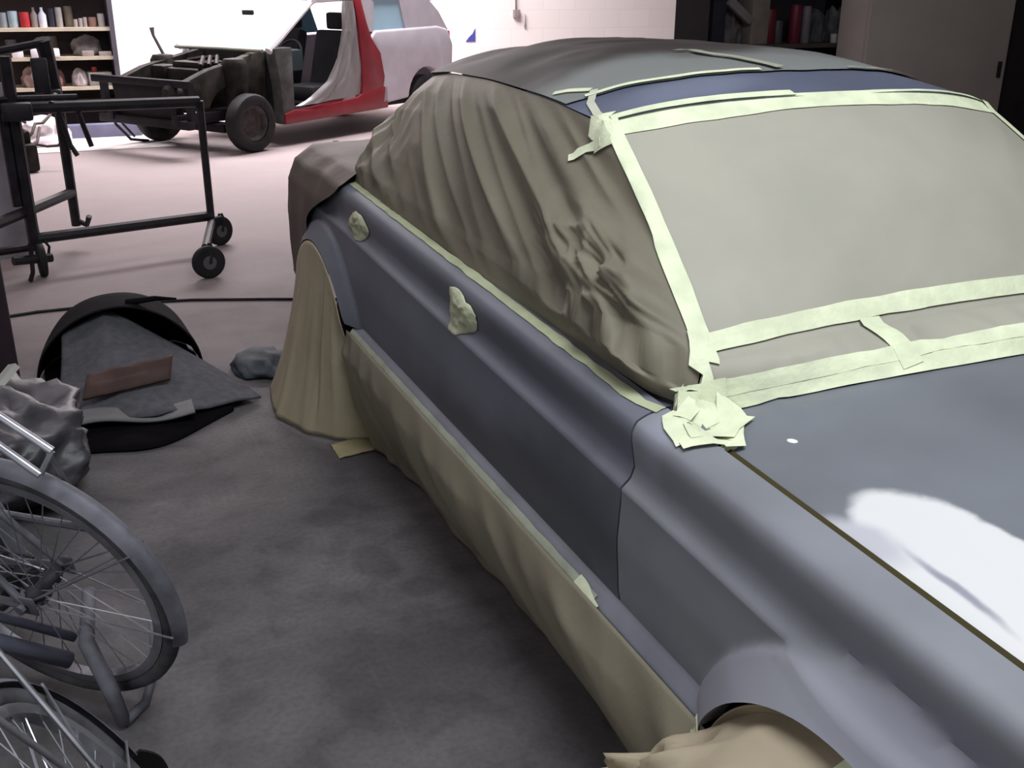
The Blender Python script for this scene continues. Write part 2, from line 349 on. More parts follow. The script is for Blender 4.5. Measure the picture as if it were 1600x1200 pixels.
# hood
def hz(x, y):
    t = (x - XC) / (XC - X0 - .09); z = zb(y) + .004 + .062 * (1 - t * t) - .02 * (abs(t) ** 6)
    for s in (1, -1):
        xr = XC + s * (XC - 1.215); d = abs(x - xr)
        z += .004 * (1 - sst(0, .03, d)) 
    return z
bm = bmesh.new()
HG = .101
def hood_fn(u, v):
    uq = 2 * u - 1; y0 = 1.575 - .12 * (1 - uq * uq) - .075 * sst(.93, 1, abs(uq))
    y = lerp(y0, .16, v); xl = X0 + HG + plan(y); x = lerp(xl, 2 * XC - xl, u); return V((x, y, hz(x, y) - .012 * sst(1.42, 1.52, y)))
vs = grid(bm, 90, 40, hood_fn)
for side in (0, -1):
    col = [vs[j][side] for j in range(41)]
    low = [bm.verts.new(v.co + V((.004 if side == 0 else -.004, 0, -.03))) for v in col]
    for k in range(40): bm.faces.new((col[k], col[k + 1], low[k + 1], low[k]))
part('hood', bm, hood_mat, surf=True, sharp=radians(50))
bm = bmesh.new()
grid(bm, 1, 30, lambda u, v: V((X0 + .086 + .022 * u + plan(lerp(1.43, .2, v)), lerp(1.43, .2, v), zb(lerp(1.43, .2, v)) - .014 + .010 * u)))
part('hood_gap_tape', bm, mat('olive_gap_tape', (.055, .044, .016), .9), label='olive tape showing in the hood gap')

# ---- windscreen and cowl surfaces
def Cw(u): q = 1 - u * u; return V((XC + .715 * u, 1.545 - .125 * q, .850 + .062 * q))
def Bs(u): q = 1 - u * u; return V((XC + .675 * u, 1.570 - .005 * q, .930 + .035 * q))
def Hd(u): q = 1 - u * u; return V((XC + .590 * u, 2.150 - .085 * q, 1.305 + .055 * q))
def ws_pt(u, v, bumpy=True):
    if v >= 0:
        p = Bs(u).lerp(Hd(u), v); n = V((0, -.62, .78)); p += n * (.030 * sin(pi * v) * (1 - u * u * .6))
        if bumpy:
            e_ = min(1, 6 * (1 - abs(u))) * min(1, 8 * v) * min(1, 8 * (1 - v))
            k = (1 - sst(-1, -.55, u)) * (1 - sst(.45, 1, v))
            p += n * e_ * (.006 * nz(p.x * 4, p.z * 5, 3) + .010 * k * ridge(p.x * 9 + p.z * 9, p.x * 2 - p.z * 2, 5) + .0025 * ridge(p.x * 5 - p.z * 9, p.z * 3, 8))
    else:
        t = 1 + v; p = Cw(u).lerp(Bs(u), t); n = V((0, -.5, .86))
        p += n * (.010 * sin(pi * t))
        if bumpy: p += n * sin(pi * t) * (.010 * ridge(p.x * 5, p.y * 9, 2) + .006 * ridge(p.x * 14, p.y * 7, 4))
    return p
bm = bmesh.new()
grid(bm, 110, 70, lambda u, v: ws_pt(2 * u - 1, v * 2 - 1 if v < .5 else (v - .5) * 2))
part('windscreen_paper', bm, paper_ws, surf=True, label='light brown masking paper over the windscreen')
# ---- roof
RZE = [(2.10, 1.305), (2.45, 1.335), (2.9, 1.345), (3.3, 1.335), (3.75, 1.295), (3.9, 1.25)]
RZC = [(2.03, 1.345), (2.065, 1.360), (2.20, 1.403), (2.45, 1.428), (2.8, 1.442), (3.2, 1.430), (3.75, 1.375), (3.9, 1.31)]
RXE = [(2.10, 1.182), (2.5, 1.19), (3.1, 1.215), (3.6, 1.27), (3.75, 1.33), (3.9, 1.42)]
def smooth_tab(tab, x): return (interp(tab, x - .08) + interp(tab, x - .04) + interp(tab, x) + interp(tab, x + .04) + interp(tab, x + .08)) / 5
def roof_pt(u, y, lift=0.0, wr=0.0):      # u in -1..1
    q = 1 - abs(u) ** 2.4; xe = smooth_tab(RXE, y)
    yy = y - .085 * (1 - u * u) * sst(2.9, 2.15, y)
    x = XC + u * (XC - xe); z = lerp(smooth_tab(RZE, y), smooth_tab(RZC, yy), q) + lift
    p = V((x, yy, z))
    if wr: p.z += wr * (.5 * nz(x * 2.5, yy * 3, 1) + .35 * ridge(x * 3 + yy, yy * 5, 4)) * min(1, 5 * (1 - abs(u)))
    return p
bm = bmesh.new(); grid(bm, 70, 14, lambda u, v: roof_pt(2 * u - 1, lerp(2.15, 2.62, v)))
part('roof_panel', bm, roof_mat, surf=True)
# strip edge in photo: paper begins further back at the sides
def strip_y(u): return 2.30 + .06 * abs(u) ** 2 + (.012 * nz(u * 6, 0, 2))
rp_mat = bpy.data.materials.new('roof_paper_oversprayed'); rp_mat.use_nodes = True; N, L, b = nodes_of(rp_mat); b.inputs['Roughness'].default_value = .6
geo = N.new('ShaderNodeNewGeometry'); sx = N.new('ShaderNodeSeparateXYZ'); L.new(geo.outputs['Position'], sx.inputs[0])
nn = N.new('ShaderNodeTexNoise'); nn.inputs['Scale'].default_value = 3; L.new(geo.outputs['Position'], nn.inputs['Vector'])
ma = N.new('ShaderNodeMath'); ma.operation = 'MULTIPLY_ADD'; L.new(nn.outputs['Fac'], ma.inputs[0]); ma.inputs[1].default_value = .5; L.new(sx.outputs['Y'], ma.inputs[2])
mr = N.new('ShaderNodeMapRange'); mr.interpolation_type = 'SMOOTHSTEP'; mr.inputs['From Min'].default_value = 2.66; mr.inputs['From Max'].default_value = 2.95; L.new(ma.outputs[0], mr.inputs['Value'])
mx = N.new('ShaderNodeMixRGB'); L.new(mr.outputs[0], mx.inputs[0]); mx.inputs[1].default_value = (.20, .212, .207, 1); mx.inputs[2].default_value = (.034, .027, .026, 1); L.new(mx.outputs[0], b.inputs['Base Color'])
bm = bmesh.new(); grid(bm, 80, 60, lambda u, v: roof_pt(2 * u - 1, lerp(strip_y(2 * u - 1), 3.86, v), .005, .02 * min(1, v * 6)))
part('roof_paper', bm, rp_mat, surf=True, label='grey-dusted masking paper over the roof')
# ---- side glass paper (both sides)
def A_front(v):     # along the A pillar, v 0..1 bottom->top
    return ws_pt(-1, -1 + v * 2, False) if v < .14 else ws_pt(-1, (v - .14) / .86, False)
def side_bot(t): y = lerp(1.50, 3.62, t); return V((X0 + .060 + plan(y) + .03 * (1 - sst(0, .06, t)), y, zb(y) - .001))
def side_top(t): y = lerp(2.15, 3.86, t); p = roof_pt(-1, y, .004); return p
def rear_edge(v):
    return V((interp([(0, .99), (.35, 1.07), (.7, 1.20), (1, 1.42)], v), interp([(0, 3.62), (.4, 3.66), (.75, 3.76), (1, 3.86)], v), interp([(0, .94), (1, 1.254)], v)))
def side_pt(u, v):
    bt, tp = side_bot(u), side_top(u); p = bt.lerp(tp, v)
    w_ = sst(0, .10, u); af = A_front(v); base = side_bot(0).lerp(side_top(0), v); p += (af - base) * (1 - u) ** 2.2
    re = rear_edge(v); base = side_bot(1).lerp(side_top(1), v); p += (re - base) * u ** 4
    env = min(1, 7 * v) * min(1, 6 * (1 - v)) * min(1, 12 * u)
    s = u * 2.1; n = V((-.85, -.05, .5))
    d = .028 * sin(pi * v) * sin(pi * min(1, u * 1.05))
    d += .022 * env * ridge(s * 2.6 - v * 1.6, v * .7, 1.5) + .010 * env * ridge(s * 6 - v * 3.5, v * 1.3, 6.5)
    k = (1 - sst(.08, .36, u)) * (1 - sst(.25, .62, v)) 
    env2 = min(1, 9 * v) * min(1, 25 * u)
    d += k * env2 * (.030 * ridge(s * 7 + v * 6, v * 5 - s * 3, 2) + .016 * ridge(s * 17 - v * 9, v * 13, 7) + .03)
    d += .016 * env * sst(.6, .9, u) * ridge(s * 9 + v * 2, v * 2, 9)
    return p + n * d
bm = bmesh.new(); grid(bm, 190, 80, side_pt); part('side_window_paper', bm, paper_side, surf=True, label='wrinkled brown masking paper over the side windows')
bm = bmesh.new(); grid(bm, 60, 20, lambda u, v: (lambda p: V((2 * XC - p.x, p.y, p.z)))(side_pt(u, v))); part('side_window_paper', bm, paper_side)
# ---- rear window + boot + tail cover
def back_pt(u, v):   # u -1..1 , v 0 top -> 1 deck
    e0 = rear_edge(1 - v); x = XC + u * (XC - e0.x); top = roof_pt(u, 3.86, .005)
    zt = lerp(top.z, .985, v); y = lerp(top.y, 3.95, v) if True else 0
    ye = e0.y; y = lerp(ye, y + .02, 1 - abs(u) ** 3)
    return V((x, y, lerp(e0.z, zt, 1 - abs(u) ** 4) + .012 * nz(u * 4, v * 4, 2)))
bm = bmesh.new(); grid(bm, 40, 20, lambda u, v: back_pt(2 * u - 1, v)); part('rear_window_paper', bm, paper)
def tail_pt(u, v):
    # u 0..1 around the cross-section (near side bottom -> over -> far side bottom), v along y
    S = [(0, .885, .47), (.16, .885, .74), (.24, .895, .86), (.29, .925, .935), (.34, 1.0, .985), (.5, XC, 1.03)]
    uu = u if u <= .5 else 1 - u
    x = interp([(a, b_) for a, b_, c_ in S], uu); z = interp([(a, c_) for a, b_, c_ in S], uu)
    ys = 3.98 if uu < .16 else lerp(3.98, 3.60, sst(.16, .30, uu))
    y = lerp(ys, 4.5, min(1, v / .7)); 
    ins = .16 * sst(4.22, 4.5, y) ** 1.5 + (.65 * sst(.7, 1, v))
    x = XC + (x - XC) * (1 - ins); z = z - .10 * sst(4.25, 4.5, y) ** 2 - (0 if v < .7 else (z - .5) * .55 * (v - .7) / .3)
    if v > .7: y += .05 * sin((v - .7) / .3 * pi / 2)
    if u > .5: x = 2 * XC - x
    k = min(1, 6 * v); return V((x - .012 * k * ridge(y * 5, z * 4, 3), y, z + .012 * k * nz(x * 5, y * 5, 1)))
bm = bmesh.new(); grid(bm, 100, 44, tail_pt); part('tail_paper', bm, mat('tail_masking_paper', (.115, .092, .075), .6, 0, .08, 4, .15, 26), label='dark brown paper wrapped over the boot and tail')
# ---- drape over the rear wheel, down to the floor
def drape_pt(u, v):
    yc, z0, R = ARCH[1]; a = lerp(radians(28), radians(142), u); a = pi - (pi - a)
    top = V((sideX(yc, z0 + R) + .002, yc - (R - .006) * cos(a), z0 + (R - .006) * sin(a)))
    bx = interp([(0, 1.00), (.12, .90), (.35, .76), (.65, .685), (1, .74)], u); by = interp([(0, 3.46), (.12, 3.50), (.35, 3.62), (.65, 3.83), (1, 4.14)], u)
    bot = V((bx, by, .012 + .02 * sst(.6, 0, u) * 0)); p = top.lerp(bot, v)
    p.x += .05 * v * (1 - v) * 2 * (1 if u > .3 else .3)
    p += V((-.8, -.5, 0)) * (min(1, v * 2) * (.022 * ridge(u * 3.2, v * .5, 2) + .010 * ridge(u * 8, v, 5)))
    return p
bm = bmesh.new(); grid(bm, 70, 40, drape_pt); solid(bm, .003); part('rear_wheel_paper', bm, mat('drape_paper', (.37, .325, .225), .6, 0, .08, 4, .15, 26), label='brown paper draped over the rear wheel to the floor')
# ---- skirt along the sill
def skirt_pt(u, v):
    y = lerp(3.47, 1.165, u); s = zs(y) - .022
    top = V((X0 - .034 + plan(y), y, s)); hx = interp([(0, .985), (.2, 1.0), (.4, 1.02), (.8, 1.02), (1, .97)], u) + .014 * ridge(y * 1.7, 3, 1)
    bot = V((hx, y + .02 * nz(y * 3, 1, 1), .010)); p = top.lerp(bot, v)
    p.x -= .050 * sin(pi * min(1, v * 1.1) ** .9) * interp([(0, .25), (.25, .7), (.6, 1.1), (1, .9)], u)
    k = min(1, v * 5)
    p.x -= k * (.018 * ridge(y * 1.6 + v * 1.3, v * .6, 2) + .010 * ridge(y * 4.5 + v * 2, v, 6) + .02 * sst(.25, 0, u) * ridge(y * 8 + v, v, 3))
    return p
bm = bmesh.new(); grid(bm, 170, 44, skirt_pt); solid(bm, .003); part('skirt_paper', bm, paper, label='brown paper skirt hanging from the sill to the floor')
# ---- crumpled paper in the front wheel arch
def fw_pt(u, v):
    yc, z0, R = ARCH[0]; a = lerp(radians(8), radians(170), u)
    top = V((X0 - .040, yc + (R - .010) * cos(a), z0 + (R - .010) * sin(a)))
    if v < .18:
        t = v / .18; p = top.lerp(top + V((.018, 0, -.022)), t)
        return p
    t = (v - .18) / .82; st = top + V((.018, 0, -.022))
    bot = V((interp([(0, .90), (.3, .80), (.7, .82), (1, .95)], u), lerp(1.42, .36, u), .014)); p = st.lerp(bot, t)
    p.x -= .125 * sin(pi * min(1, t * 1.05)) ** .8 * interp([(0, .8), (.3, 1.0), (.6, .75), (1, .5)], u)
    k = min(1, t * 5)
    p += V((-.8, .2, .5)) * k * (.075 * ridge(u * 4.5 + t * 2.6, t * 2 - u * 2, 4) + .036 * ridge(u * 9 - t * 5, t * 5, 9) + .014 * ridge(u * 21 + t * 7, t * 13, 5) + .02)
    p.z = max(p.z, .008)
    return p
bm = bmesh.new(); grid(bm, 90, 60, fw_pt); solid(bm, .003); part('front_wheel_paper', bm, mat('crumpled_masking_paper', (.36, .30, .215), .6, 0, .08, 5, .2, 24), surf=True, label='crumpled brown paper stuffed over the front wheel')
# ---- closing shell: inner body, nose, wheels
bm = bmesh.new(); box(bm, (XC, 2.35, .40), (1.24, 3.7, .22)); box(bm, (XC, 2.3, .60), (1.50, 1.2, .3))
part('underbody', bm, dark_in, smooth=False)
bm = bmesh.new(); grid(bm, 24, 10, lambda u, v: V((lerp(X0 + .25, 2 * XC - X0 - .25, u), .15 - .06 * (1 - (2 * u - 1) ** 2), lerp(.40, zb(.15), v)))); part('nose_panel', bm, primer)
def wheel_bm(c, ax, R, wd, rim=.6):
    bm = bmesh.new(); h = wd / 2
    lathe(bm, [(R * rim, -h * .8), (R * .82, -h), (R * .95, -h * .85), (R, -h * .55), (R, h * .55), (R * .95, h * .85), (R * .82, h), (R * rim, h * .8)], c, ax, 32, False); return bm
def rim_bm(c, ax, R, wd):
    bm = bmesh.new(); h = wd / 2
    lathe(bm, [(.01, -h * .3), (R * .25, -h * .45), (R * .8, -h * .3), (R * .97, -h * .75), (R * 1.02, -h * .8), (R * 1.02, h * .8), (R * .97, h * .75), (R * .8, h * .3), (R * .25, h * .45), (.01, h * .3)], c, ax, 32); return bm
for sgn in (0, 1):
    for (y) in (.86, 3.83):
        x = 1.085 if sgn == 0 else 2 * XC - 1.085
        bm = wheel_bm((x, y, .29), (1, 0, 0), .29, .16); ti = part('wheel', bm, rubber)
        bm = rim_bm((x, y, .29), (1, 0, 0), .18, .15); part('wheel_rim', bm, rusty, parent=ti); 
bm = bmesh.new(); grid(bm, 8, 10, lambda u, v: V((lerp(X0 + .062, 1.36, u), lerp(1.46, 1.80, v), zb(lerp(1.46, 1.80, v)) - .004 - .01 * u))); part('scuttle_panel', bm, primer)
# ---- tape strips, stuck to the body surfaces
BVH = BVHTree.FromPolygons(SURF_V, SURF_F)
def snap(p, off):
    loc, nrm, idx, d = BVH.find_nearest(p)
    if nrm.dot(V((-.3, -.4, .8))) < 0: nrm = -nrm
    return loc + nrm * off, nrm
def tape(pts, width, off=.004, seed=0.0, jag=.10, material=None, name='masking_tape', across=3, label=None):
    pts = [V(p) for p in pts]; dense = []
    for a, c in zip(pts, pts[1:]):
        n = max(1, int((c - a).length / .02))
        dense += [a.lerp(c, k / n) for k in range(n)]
    dense.append(pts[-1]); bm = bmesh.new(); rows = []
    for i, p in enumerate(dense):
        t = (dense[min(i + 1, len(dense) - 1)] - dense[max(i - 1, 0)]).normalized()
        q, n = snap(p, off); s = n.cross(t).normalized(); w_ = width * (1 + jag * nz(i * .35, seed, 1)) * .5
        row = []
        for k in range(across + 1):
            c, _ = snap(q + s * w_ * (2 * k / across - 1), off * .5 + .0008 * (1 + nz(i * .3, k * .7, seed)))
            row.append(bm.verts.new(c))
        rows.append(row)
    for A, B in zip(rows, rows[1:]):
        for k in range(across): bm.faces.new((A[k], A[k + 1], B[k + 1], B[k]))
    solid(bm, .0007)
    return part(name, bm, material or tape_m, sharp=radians(40), label=label)
U = lambda a, b_, n=24: [lerp(a, b_, k / n) for k in range(n + 1)]
tape([Hd(u) + V((0, -.010, -.012)) for u in U(-1.0, 1.0)], .060, seed=1)
tape([Hd(u) + V((0, .016, .014)) for u in U(-.97, -.2)], .030, .006, seed=2)
tape([ws_pt(-1 + .015, v, False) for v in U(-.05, 1.0)], .042, .006, seed=3)
tape([ws_pt(1 - .015, v, False) for v in U(-.05, 1.0)], .042, .006, seed=4)
tape([ws_pt(u, .055, False) for u in U(-1.0, 1.0)], .044, .007, seed=5)
tape([ws_pt(u, -.93, False) for u in U(-1.0, 1.0)], .040, .005, seed=6)
tape([ws_pt(u, -.72, False) for u in U(-.98, 1.0)], .034, .007, seed=7)
tape([ws_pt(-.41, .02, False), ws_pt(-.40, -.5, False), ws_pt(-.38, -.95, False)], .050, .009, seed=8)
tape([ws_pt(-.99, .10, False), ws_pt(-1.0, -.35, False), V((1.035, 1.51, .862))], .040, .011, seed=9)
tape([V((1.09, 1.57, .88)), V((1.045, 1.48, .86)), V((1.01, 1.395, .85))], .115, .014, seed=10, across=6)
tape([V((1.09, 1.545, .878)), V((1.052, 1.46, .862)), V((1.022, 1.40, .852))], .060, .008, seed=26)
tape([V((.995, 1.46, .86)), V((1.055, 1.44, .86)), V((1.12, 1.47, .87))], .055, .016, seed=27)
tape([V((1.12, 1.50, .875)), V((1.075, 1.45, .86)), V((1.035, 1.39, .85))], .060, .009, seed=23)
tape([V((X0 - .045, .86 + .33 * cos(radians(a_)), .275 + .33 * sin(radians(a_)))) for a_ in range(88, 150, 4)], .055, .006, seed=24, jag=.4)
tape([V((X0 - .05, 1.235, .40)), V((X0 - .06, 1.17, .37)), V((X0 - .08, 1.08, .36))], .05, .007, seed=25, jag=.4)
tape([V((1.03, 1.56, .88)), V((.995, 1.49, .86)), V((.985, 1.43, .845))], .055, .008, seed=11)
tape([side_bot(t) + V((-.006, 0, .004)) for t in U(.03, 1.0, 40)], .026, .004, seed=12, jag=.5, material=mat('dusty_belt_tape', (.40, .43, .28), .7, 0, .12, 12), label='thin dusty tape along the belt line')
tape([V((X0 - .03 + plan(y), y, zs(y) - .022)) for y in U(3.45, 1.62, 40)], .034, .004, seed=13, jag=.2, material=tape_old, label='dusty grey tape along the top of the paper skirt')
tape([V((X0 - .034 + plan(y), y, zs(y) - .036)) for y in U(1.62, 1.23, 10)], .020, .005, seed=14, jag=.3)
tape([V((X0 - .03, 1.70, .43)), V((X0 - .034, 1.60, .41))], .026, .006, seed=15, jag=.6)
tape([roof_pt(u, strip_y(u) + .008) for u in U(-.92, -.18)], .018, .008, seed=16)
tape([roof_pt(u, strip_y(u) + .005) for u in U(.3, .95)], .012, .008, seed=17, material=tape_old)
tape([V((1.27, 2.36, 1.345)), V((1.225, 2.30, 1.335)), V((1.20, 2.22, 1.32)), V((1.19, 2.15, 1.305))], .020, .008, seed=18, material=mat('pale_masking_tape', (.55, .56, .46), .6))
tape([V((1.20, 2.20, 1.315)), V((1.17, 2.14, 1.295)), V((1.16, 2.12, 1.26))], .075, .009, seed=19, jag=.3)
tape([V((1.17, 2.14, 1.27)), V((1.155, 2.20, 1.235)), V((1.145, 2.23, 1.20))], .024, .010, seed=20, jag=.3)
tape([V((1.265, 2.37, 1.345)), V((1.235, 2.43, 1.335)), V((1.21, 2.46, 1.325))], .020, .008, seed=21)
tape([roof_pt(-.22, 2.62, .0), roof_pt(-.16, 2.45, .0), roof_pt(-.08, 2.31, .0)], .03, .014, seed=22, material=tape_old)
# crumpled tape over the two door handles
def wad(y, z, ly, lz, sd, lab):
    bm = bmesh.new(); x = sideX(y, z)
    def fn(u, v):
        a = 2 * pi * u; r = v * (.85 + .35 * nz(cos(a) * 1.1, sin(a) * 1.1, sd) + .10 * nz(cos(a) * 4, sin(a) * 4, sd)); yy = y + ly * r * cos(a) - .2 * lz * r * sin(a); zz = z + lz * r * sin(a)
        h = .010 * (1 - v ** 4) + .010 * ridge(yy * 30, zz * 30, sd) * (1 - v * v) + .005 * ridge(yy * 60, zz * 60, sd) * (1 - v * v)
        return V((sideX(yy, zz) - .003 - max(h, 0), yy, zz))
    grid(bm, 40, 14, fn); bmesh.ops.remove_doubles(bm, verts=bm.verts, dist=.0004); solid(bm, .001)
    part('door_handle_tape', bm, mat('handle_tape', (.50, .52, .36), .7, 0, .15, 20, .3, 60), label=lab)
wad(2.455, .800, .125, .072, 3.3, 'crumpled tape over the front door handle')
wad(3.42, .836, .135, .052, 8.1, 'crumpled tape over the rear door handle')

# ================================================================= RED CAR UNDER REPAIR (no bonnet, wing or door)
RED = thing('car', 'silver and red small car stripped of its bonnet, front wing and door', 'car', (1.926, 10.77, 0), radians(33))
def prism(bm, poly, y0, y1, n=None):
    """side outline (x,z) extruded across the car from y0 to y1"""
    A = [bm.verts.new((x, y0, z)) for x, z in poly]; B = [bm.verts.new((x, y1, z)) for x, z in poly]
    k = len(poly); bm.faces.new(A); bm.faces.new(B[::-1])
    for i in range(k): bm.faces.new((A[i], B[i], B[(i + 1) % k], A[(i + 1) % k]))
    return bm
def bev(bm, w, seg=2):
    bmesh.ops.recalc_face_normals(bm, faces=bm.faces)
    es = [e for e in bm.edges if len(e.link_faces) == 2 and e.calc_face_angle(0) > .5]
    bmesh.ops.bevel(bm, geom=es, offset=w, segments=seg, affect='EDGES', profile=.5, clamp_overlap=True); return bm
def arc(cx, cz, r, a0, a1, n=12): return [(cx + r * cos(radians(lerp(a0, a1, k / n))), cz + r * sin(radians(lerp(a0, a1, k / n)))) for k in range(n + 1)]
def rpart(name, bm, m_, parent=None, smooth=True, label=None):
    o = link(name, bm, m_, parent or RED, smooth, radians(40))
    if label: o['label'] = label
    return o
# sill and rear door post, still red
bm = bmesh.new(); prism(bm, [(.46, .22), (2.12, .25), (2.12, .50), (1.72, .46), (1.60, .405), (1.30, .385), (.78, .345), (.60, .36), (.46, .33)], .0, .14); bev(bm, .015); rpart('sill', bm, red_paint, label='red sill')
bm = bmesh.new(); prism(bm, [(1.66, .40), (2.02, .34), (2.08, .60), (2.02, .86), (1.88, 1.02), (1.80, 1.20), (1.72, 1.44), (1.60, 1.44), (1.66, 1.20), (1.69, .90), (1.70, .55)], .005, .12); bev(bm, .012); rpart('door_post', bm, red_paint, label='red door post')
# rear quarter, silver
bm = bmesh.new(); prism(bm, [(2.0, .28), (2.08, .30)] + arc(2.87, .30, .36, 175, 5, 14) + [(3.30, .34), (3.38, .60), (3.40, .90), (3.30, 1.08), (3.1, 1.12), (1.94, 1.10), (1.86, 1.02), (2.02, .84), (2.07, .60)], .0, .16); bev(bm, .03, 3); rpart('rear_wing', bm, silver_paint, label='silver rear wing')
bm = bmesh.new()
prism(bm, [(1.86, 1.09), (1.93, 1.09), (1.96, 1.40), (1.88, 1.44), (1.74, 1.44)], .03, .10)
prism(bm, [(2.52, 1.09), (3.33, 1.07), (3.15, 1.28), (2.90, 1.46), (2.40, 1.44)], .03, .14); prism(bm, [(1.72, 1.42), (2.92, 1.42), (2.88, 1.47), (1.72, 1.48)], .03, .14); rpart('window_pillars', bm, silver_paint)
bm = bmesh.new(); prism(bm, [(1.93, 1.10), (2.53, 1.10), (2.42, 1.42), (1.95, 1.42)], .055, .065); rpart('quarter_window', bm, glass_m, smooth=False, label='pale blue rear side window')
# roof, tail
bm = bmesh.new()
def rroof(u, v):
    x = lerp(1.02, 3.10, u); y = lerp(.09, 1.41, v); q = 1 - (2 * v - 1) ** 4
    return V((x, y, 1.43 + .05 * q + .04 * sin(pi * u)))
grid(bm, 14, 12, rroof); solid(bm, .03); rpart('roof', bm, silver_paint)
bm = bmesh.new(); prism(bm, [(3.24, .34), (3.38, .45), (3.41, .9), (3.20, 1.27), (2.98, 1.46), (2.92, 1.44), (3.12, 1.25), (3.29, .9), (3.26, .45)], .12, 1.38); bev(bm, .02); rpart('tailgate', bm, silver_paint)
bm = bmesh.new(); box(bm, (3.34, .08, .98), (.12, .07, .16), bev=.02); rpart('tail_lamp', bm, mat('red_lens', (.6, .03, .06), .3, spec=.5), label='red tail lamp')
# far side: wing, door with window
bm = bmesh.new(); prism(bm, [(.42, .25), (2.05, .25)] + arc(2.87, .30, .36, 180, 0, 14) + [(3.30, .34), (3.38, .60), (3.36, 1.02), (.46, .98)], 1.40, 1.50); bev(bm, .02); rpart('far_door', bm, silver_paint)
bm = bmesh.new(); prism(bm, [(1.66, 1.02), (2.52, 1.03), (2.36, 1.41), (1.70, 1.41)], 1.41, 1.42); rpart('far_window', bm, mat('far_window_glass', (.22, .55, .66), .1, spec=.6), smooth=False, label='bluish far side window')
bm = bmesh.new()
for y in (.08, 1.42):
    tube(bm, [(.36, y, .95), (.70, y, 1.19), (1.0, y, 1.40), (1.12, y, 1.45)], [.040, .034, .032, .034], 8)
    tube(bm, [(1.0, y, 1.43), (1.8, y, 1.46), (2.6, y, 1.45)], .035, 8)
tube(bm, [(1.06, .08, 1.45), (1.02, .75, 1.475), (1.06, 1.42, 1.45)], .03, 8)
tube(bm, [(1.64, 1.43, 1.0), (1.62, 1.42, 1.45)], .04, 8); rpart('windscreen_frame', bm, white_paint)
gl = bpy.data.materials.new('windscreen_glass'); gl.use_nodes = True; N, L, b = nodes_of(gl)
b.inputs['Base Color'].default_value = (.75, .85, .85, 1); b.inputs['Roughness'].default_value = .05; b.inputs['Alpha'].default_value = .35
bm = bmesh.new(); grid(bm, 6, 12, lambda u, v: V((lerp(.36, 1.04, u) - .10 * (1 - (2 * v - 1) ** 2) * (1 - .5 * u), lerp(.10, 1.40, v), lerp(.955, 1.43, u)))); rpart('windscreen', bm, gl)
bm = bmesh.new(); box(bm, (.48, .75, 1.30), (.03, .16, .05), bev=.01); bmesh.ops.translate(bm, verts=bm.verts, vec=(.28, 0, 0)); rpart('rear_view_mirror', bm, dark_in)
bm = bmesh.new(); tube(bm, [(.30, .10, .955), (.22, .75, .965), (.30, 1.40, .955)], .018, 8); rpart('windscreen_trim', bm, mat('scuttle_trim', (.20, .20, .17), .7), label='strip along the foot of the windscreen')
# cabin: floor, seats, dashboard, steering wheel
bm = bmesh.new(); box(bm, (1.75, .75, .30), (2.5, 1.30, .08)); box(bm, (.52, .75, .62), (.08, 1.36, .62)); rpart('cabin_floor', bm, dark_in, smooth=False)
bm = bmesh.new(); box(bm, (.72, .75, .84), (.34, 1.30, .22), bev=.05); rpart('dashboard', bm, mat('teal_dashboard', (.022, .040, .045), .6))
bm = bmesh.new(); R_ = []
tube(bm, [V((.98, .42, .86)) + .18 * (cos(2 * pi * k / 20) * V((0, 1, 0)) + sin(2 * pi * k / 20) * V((.45, 0, .9))) for k in range(20)], .014, 6, closed=True); tube(bm, [(.85, .42, .80), (.98, .42, .86)], .03, 8); rpart('steering_wheel', bm, dark_in)
for k, y in enumerate((.40, 1.08)):
    bm = bmesh.new(); box(bm, (1.30, y, .47), (.50, .46, .16), bev=.05); box(bm, (1.62, y, .80), (.15, .44, .62), rot=Matrix.Rotation(.28, 4, 'Y'), bev=.05); box(bm, (1.74, y, 1.20), (.09, .24, .18), bev=.03)
    rpart('seat', bm, mat('seat_cloth', (.035, .036, .042), .9))
# clear plastic sheet hung in the door opening
sheet = bpy.data.materials.new('polythene_sheet'); sheet.use_nodes = True; N, L, b = nodes_of(sheet)
b.inputs['Base Color'].default_value = (.26, .245, .245, 1); b.inputs['Roughness'].default_value = .3; b.inputs['Alpha'].default_value = .84; b.inputs['Specular IOR Level'].default_value = .6
def sheet_fn(u, v):   # v 0 bottom -> 1 top
    x0 = interp([(0, .66), (.06, .85), (.22, 1.13), (.45, 1.30), (.72, 1.40), (1, 1.46)], v); x1 = interp([(0, 1.76), (.5, 1.72), (1, 1.66)], v)
    z = lerp(.385 + .05 * u, 1.42, v); x = lerp(x0, x1, u)
    return V((x, -.012 - .025 * sin(pi * u) * (1 - v) + .045 * ridge(u * 2.2 + v * .8, v * .6, 3) + .022 * ridge(u * 6 - v * 1.5, v * 2, 8), z))
bm = bmesh.new(); grid(bm, 40, 40, sheet_fn); solid(bm, .002); rpart('plastic_sheet', bm, sheet, label='clear plastic sheet hung in the door opening')
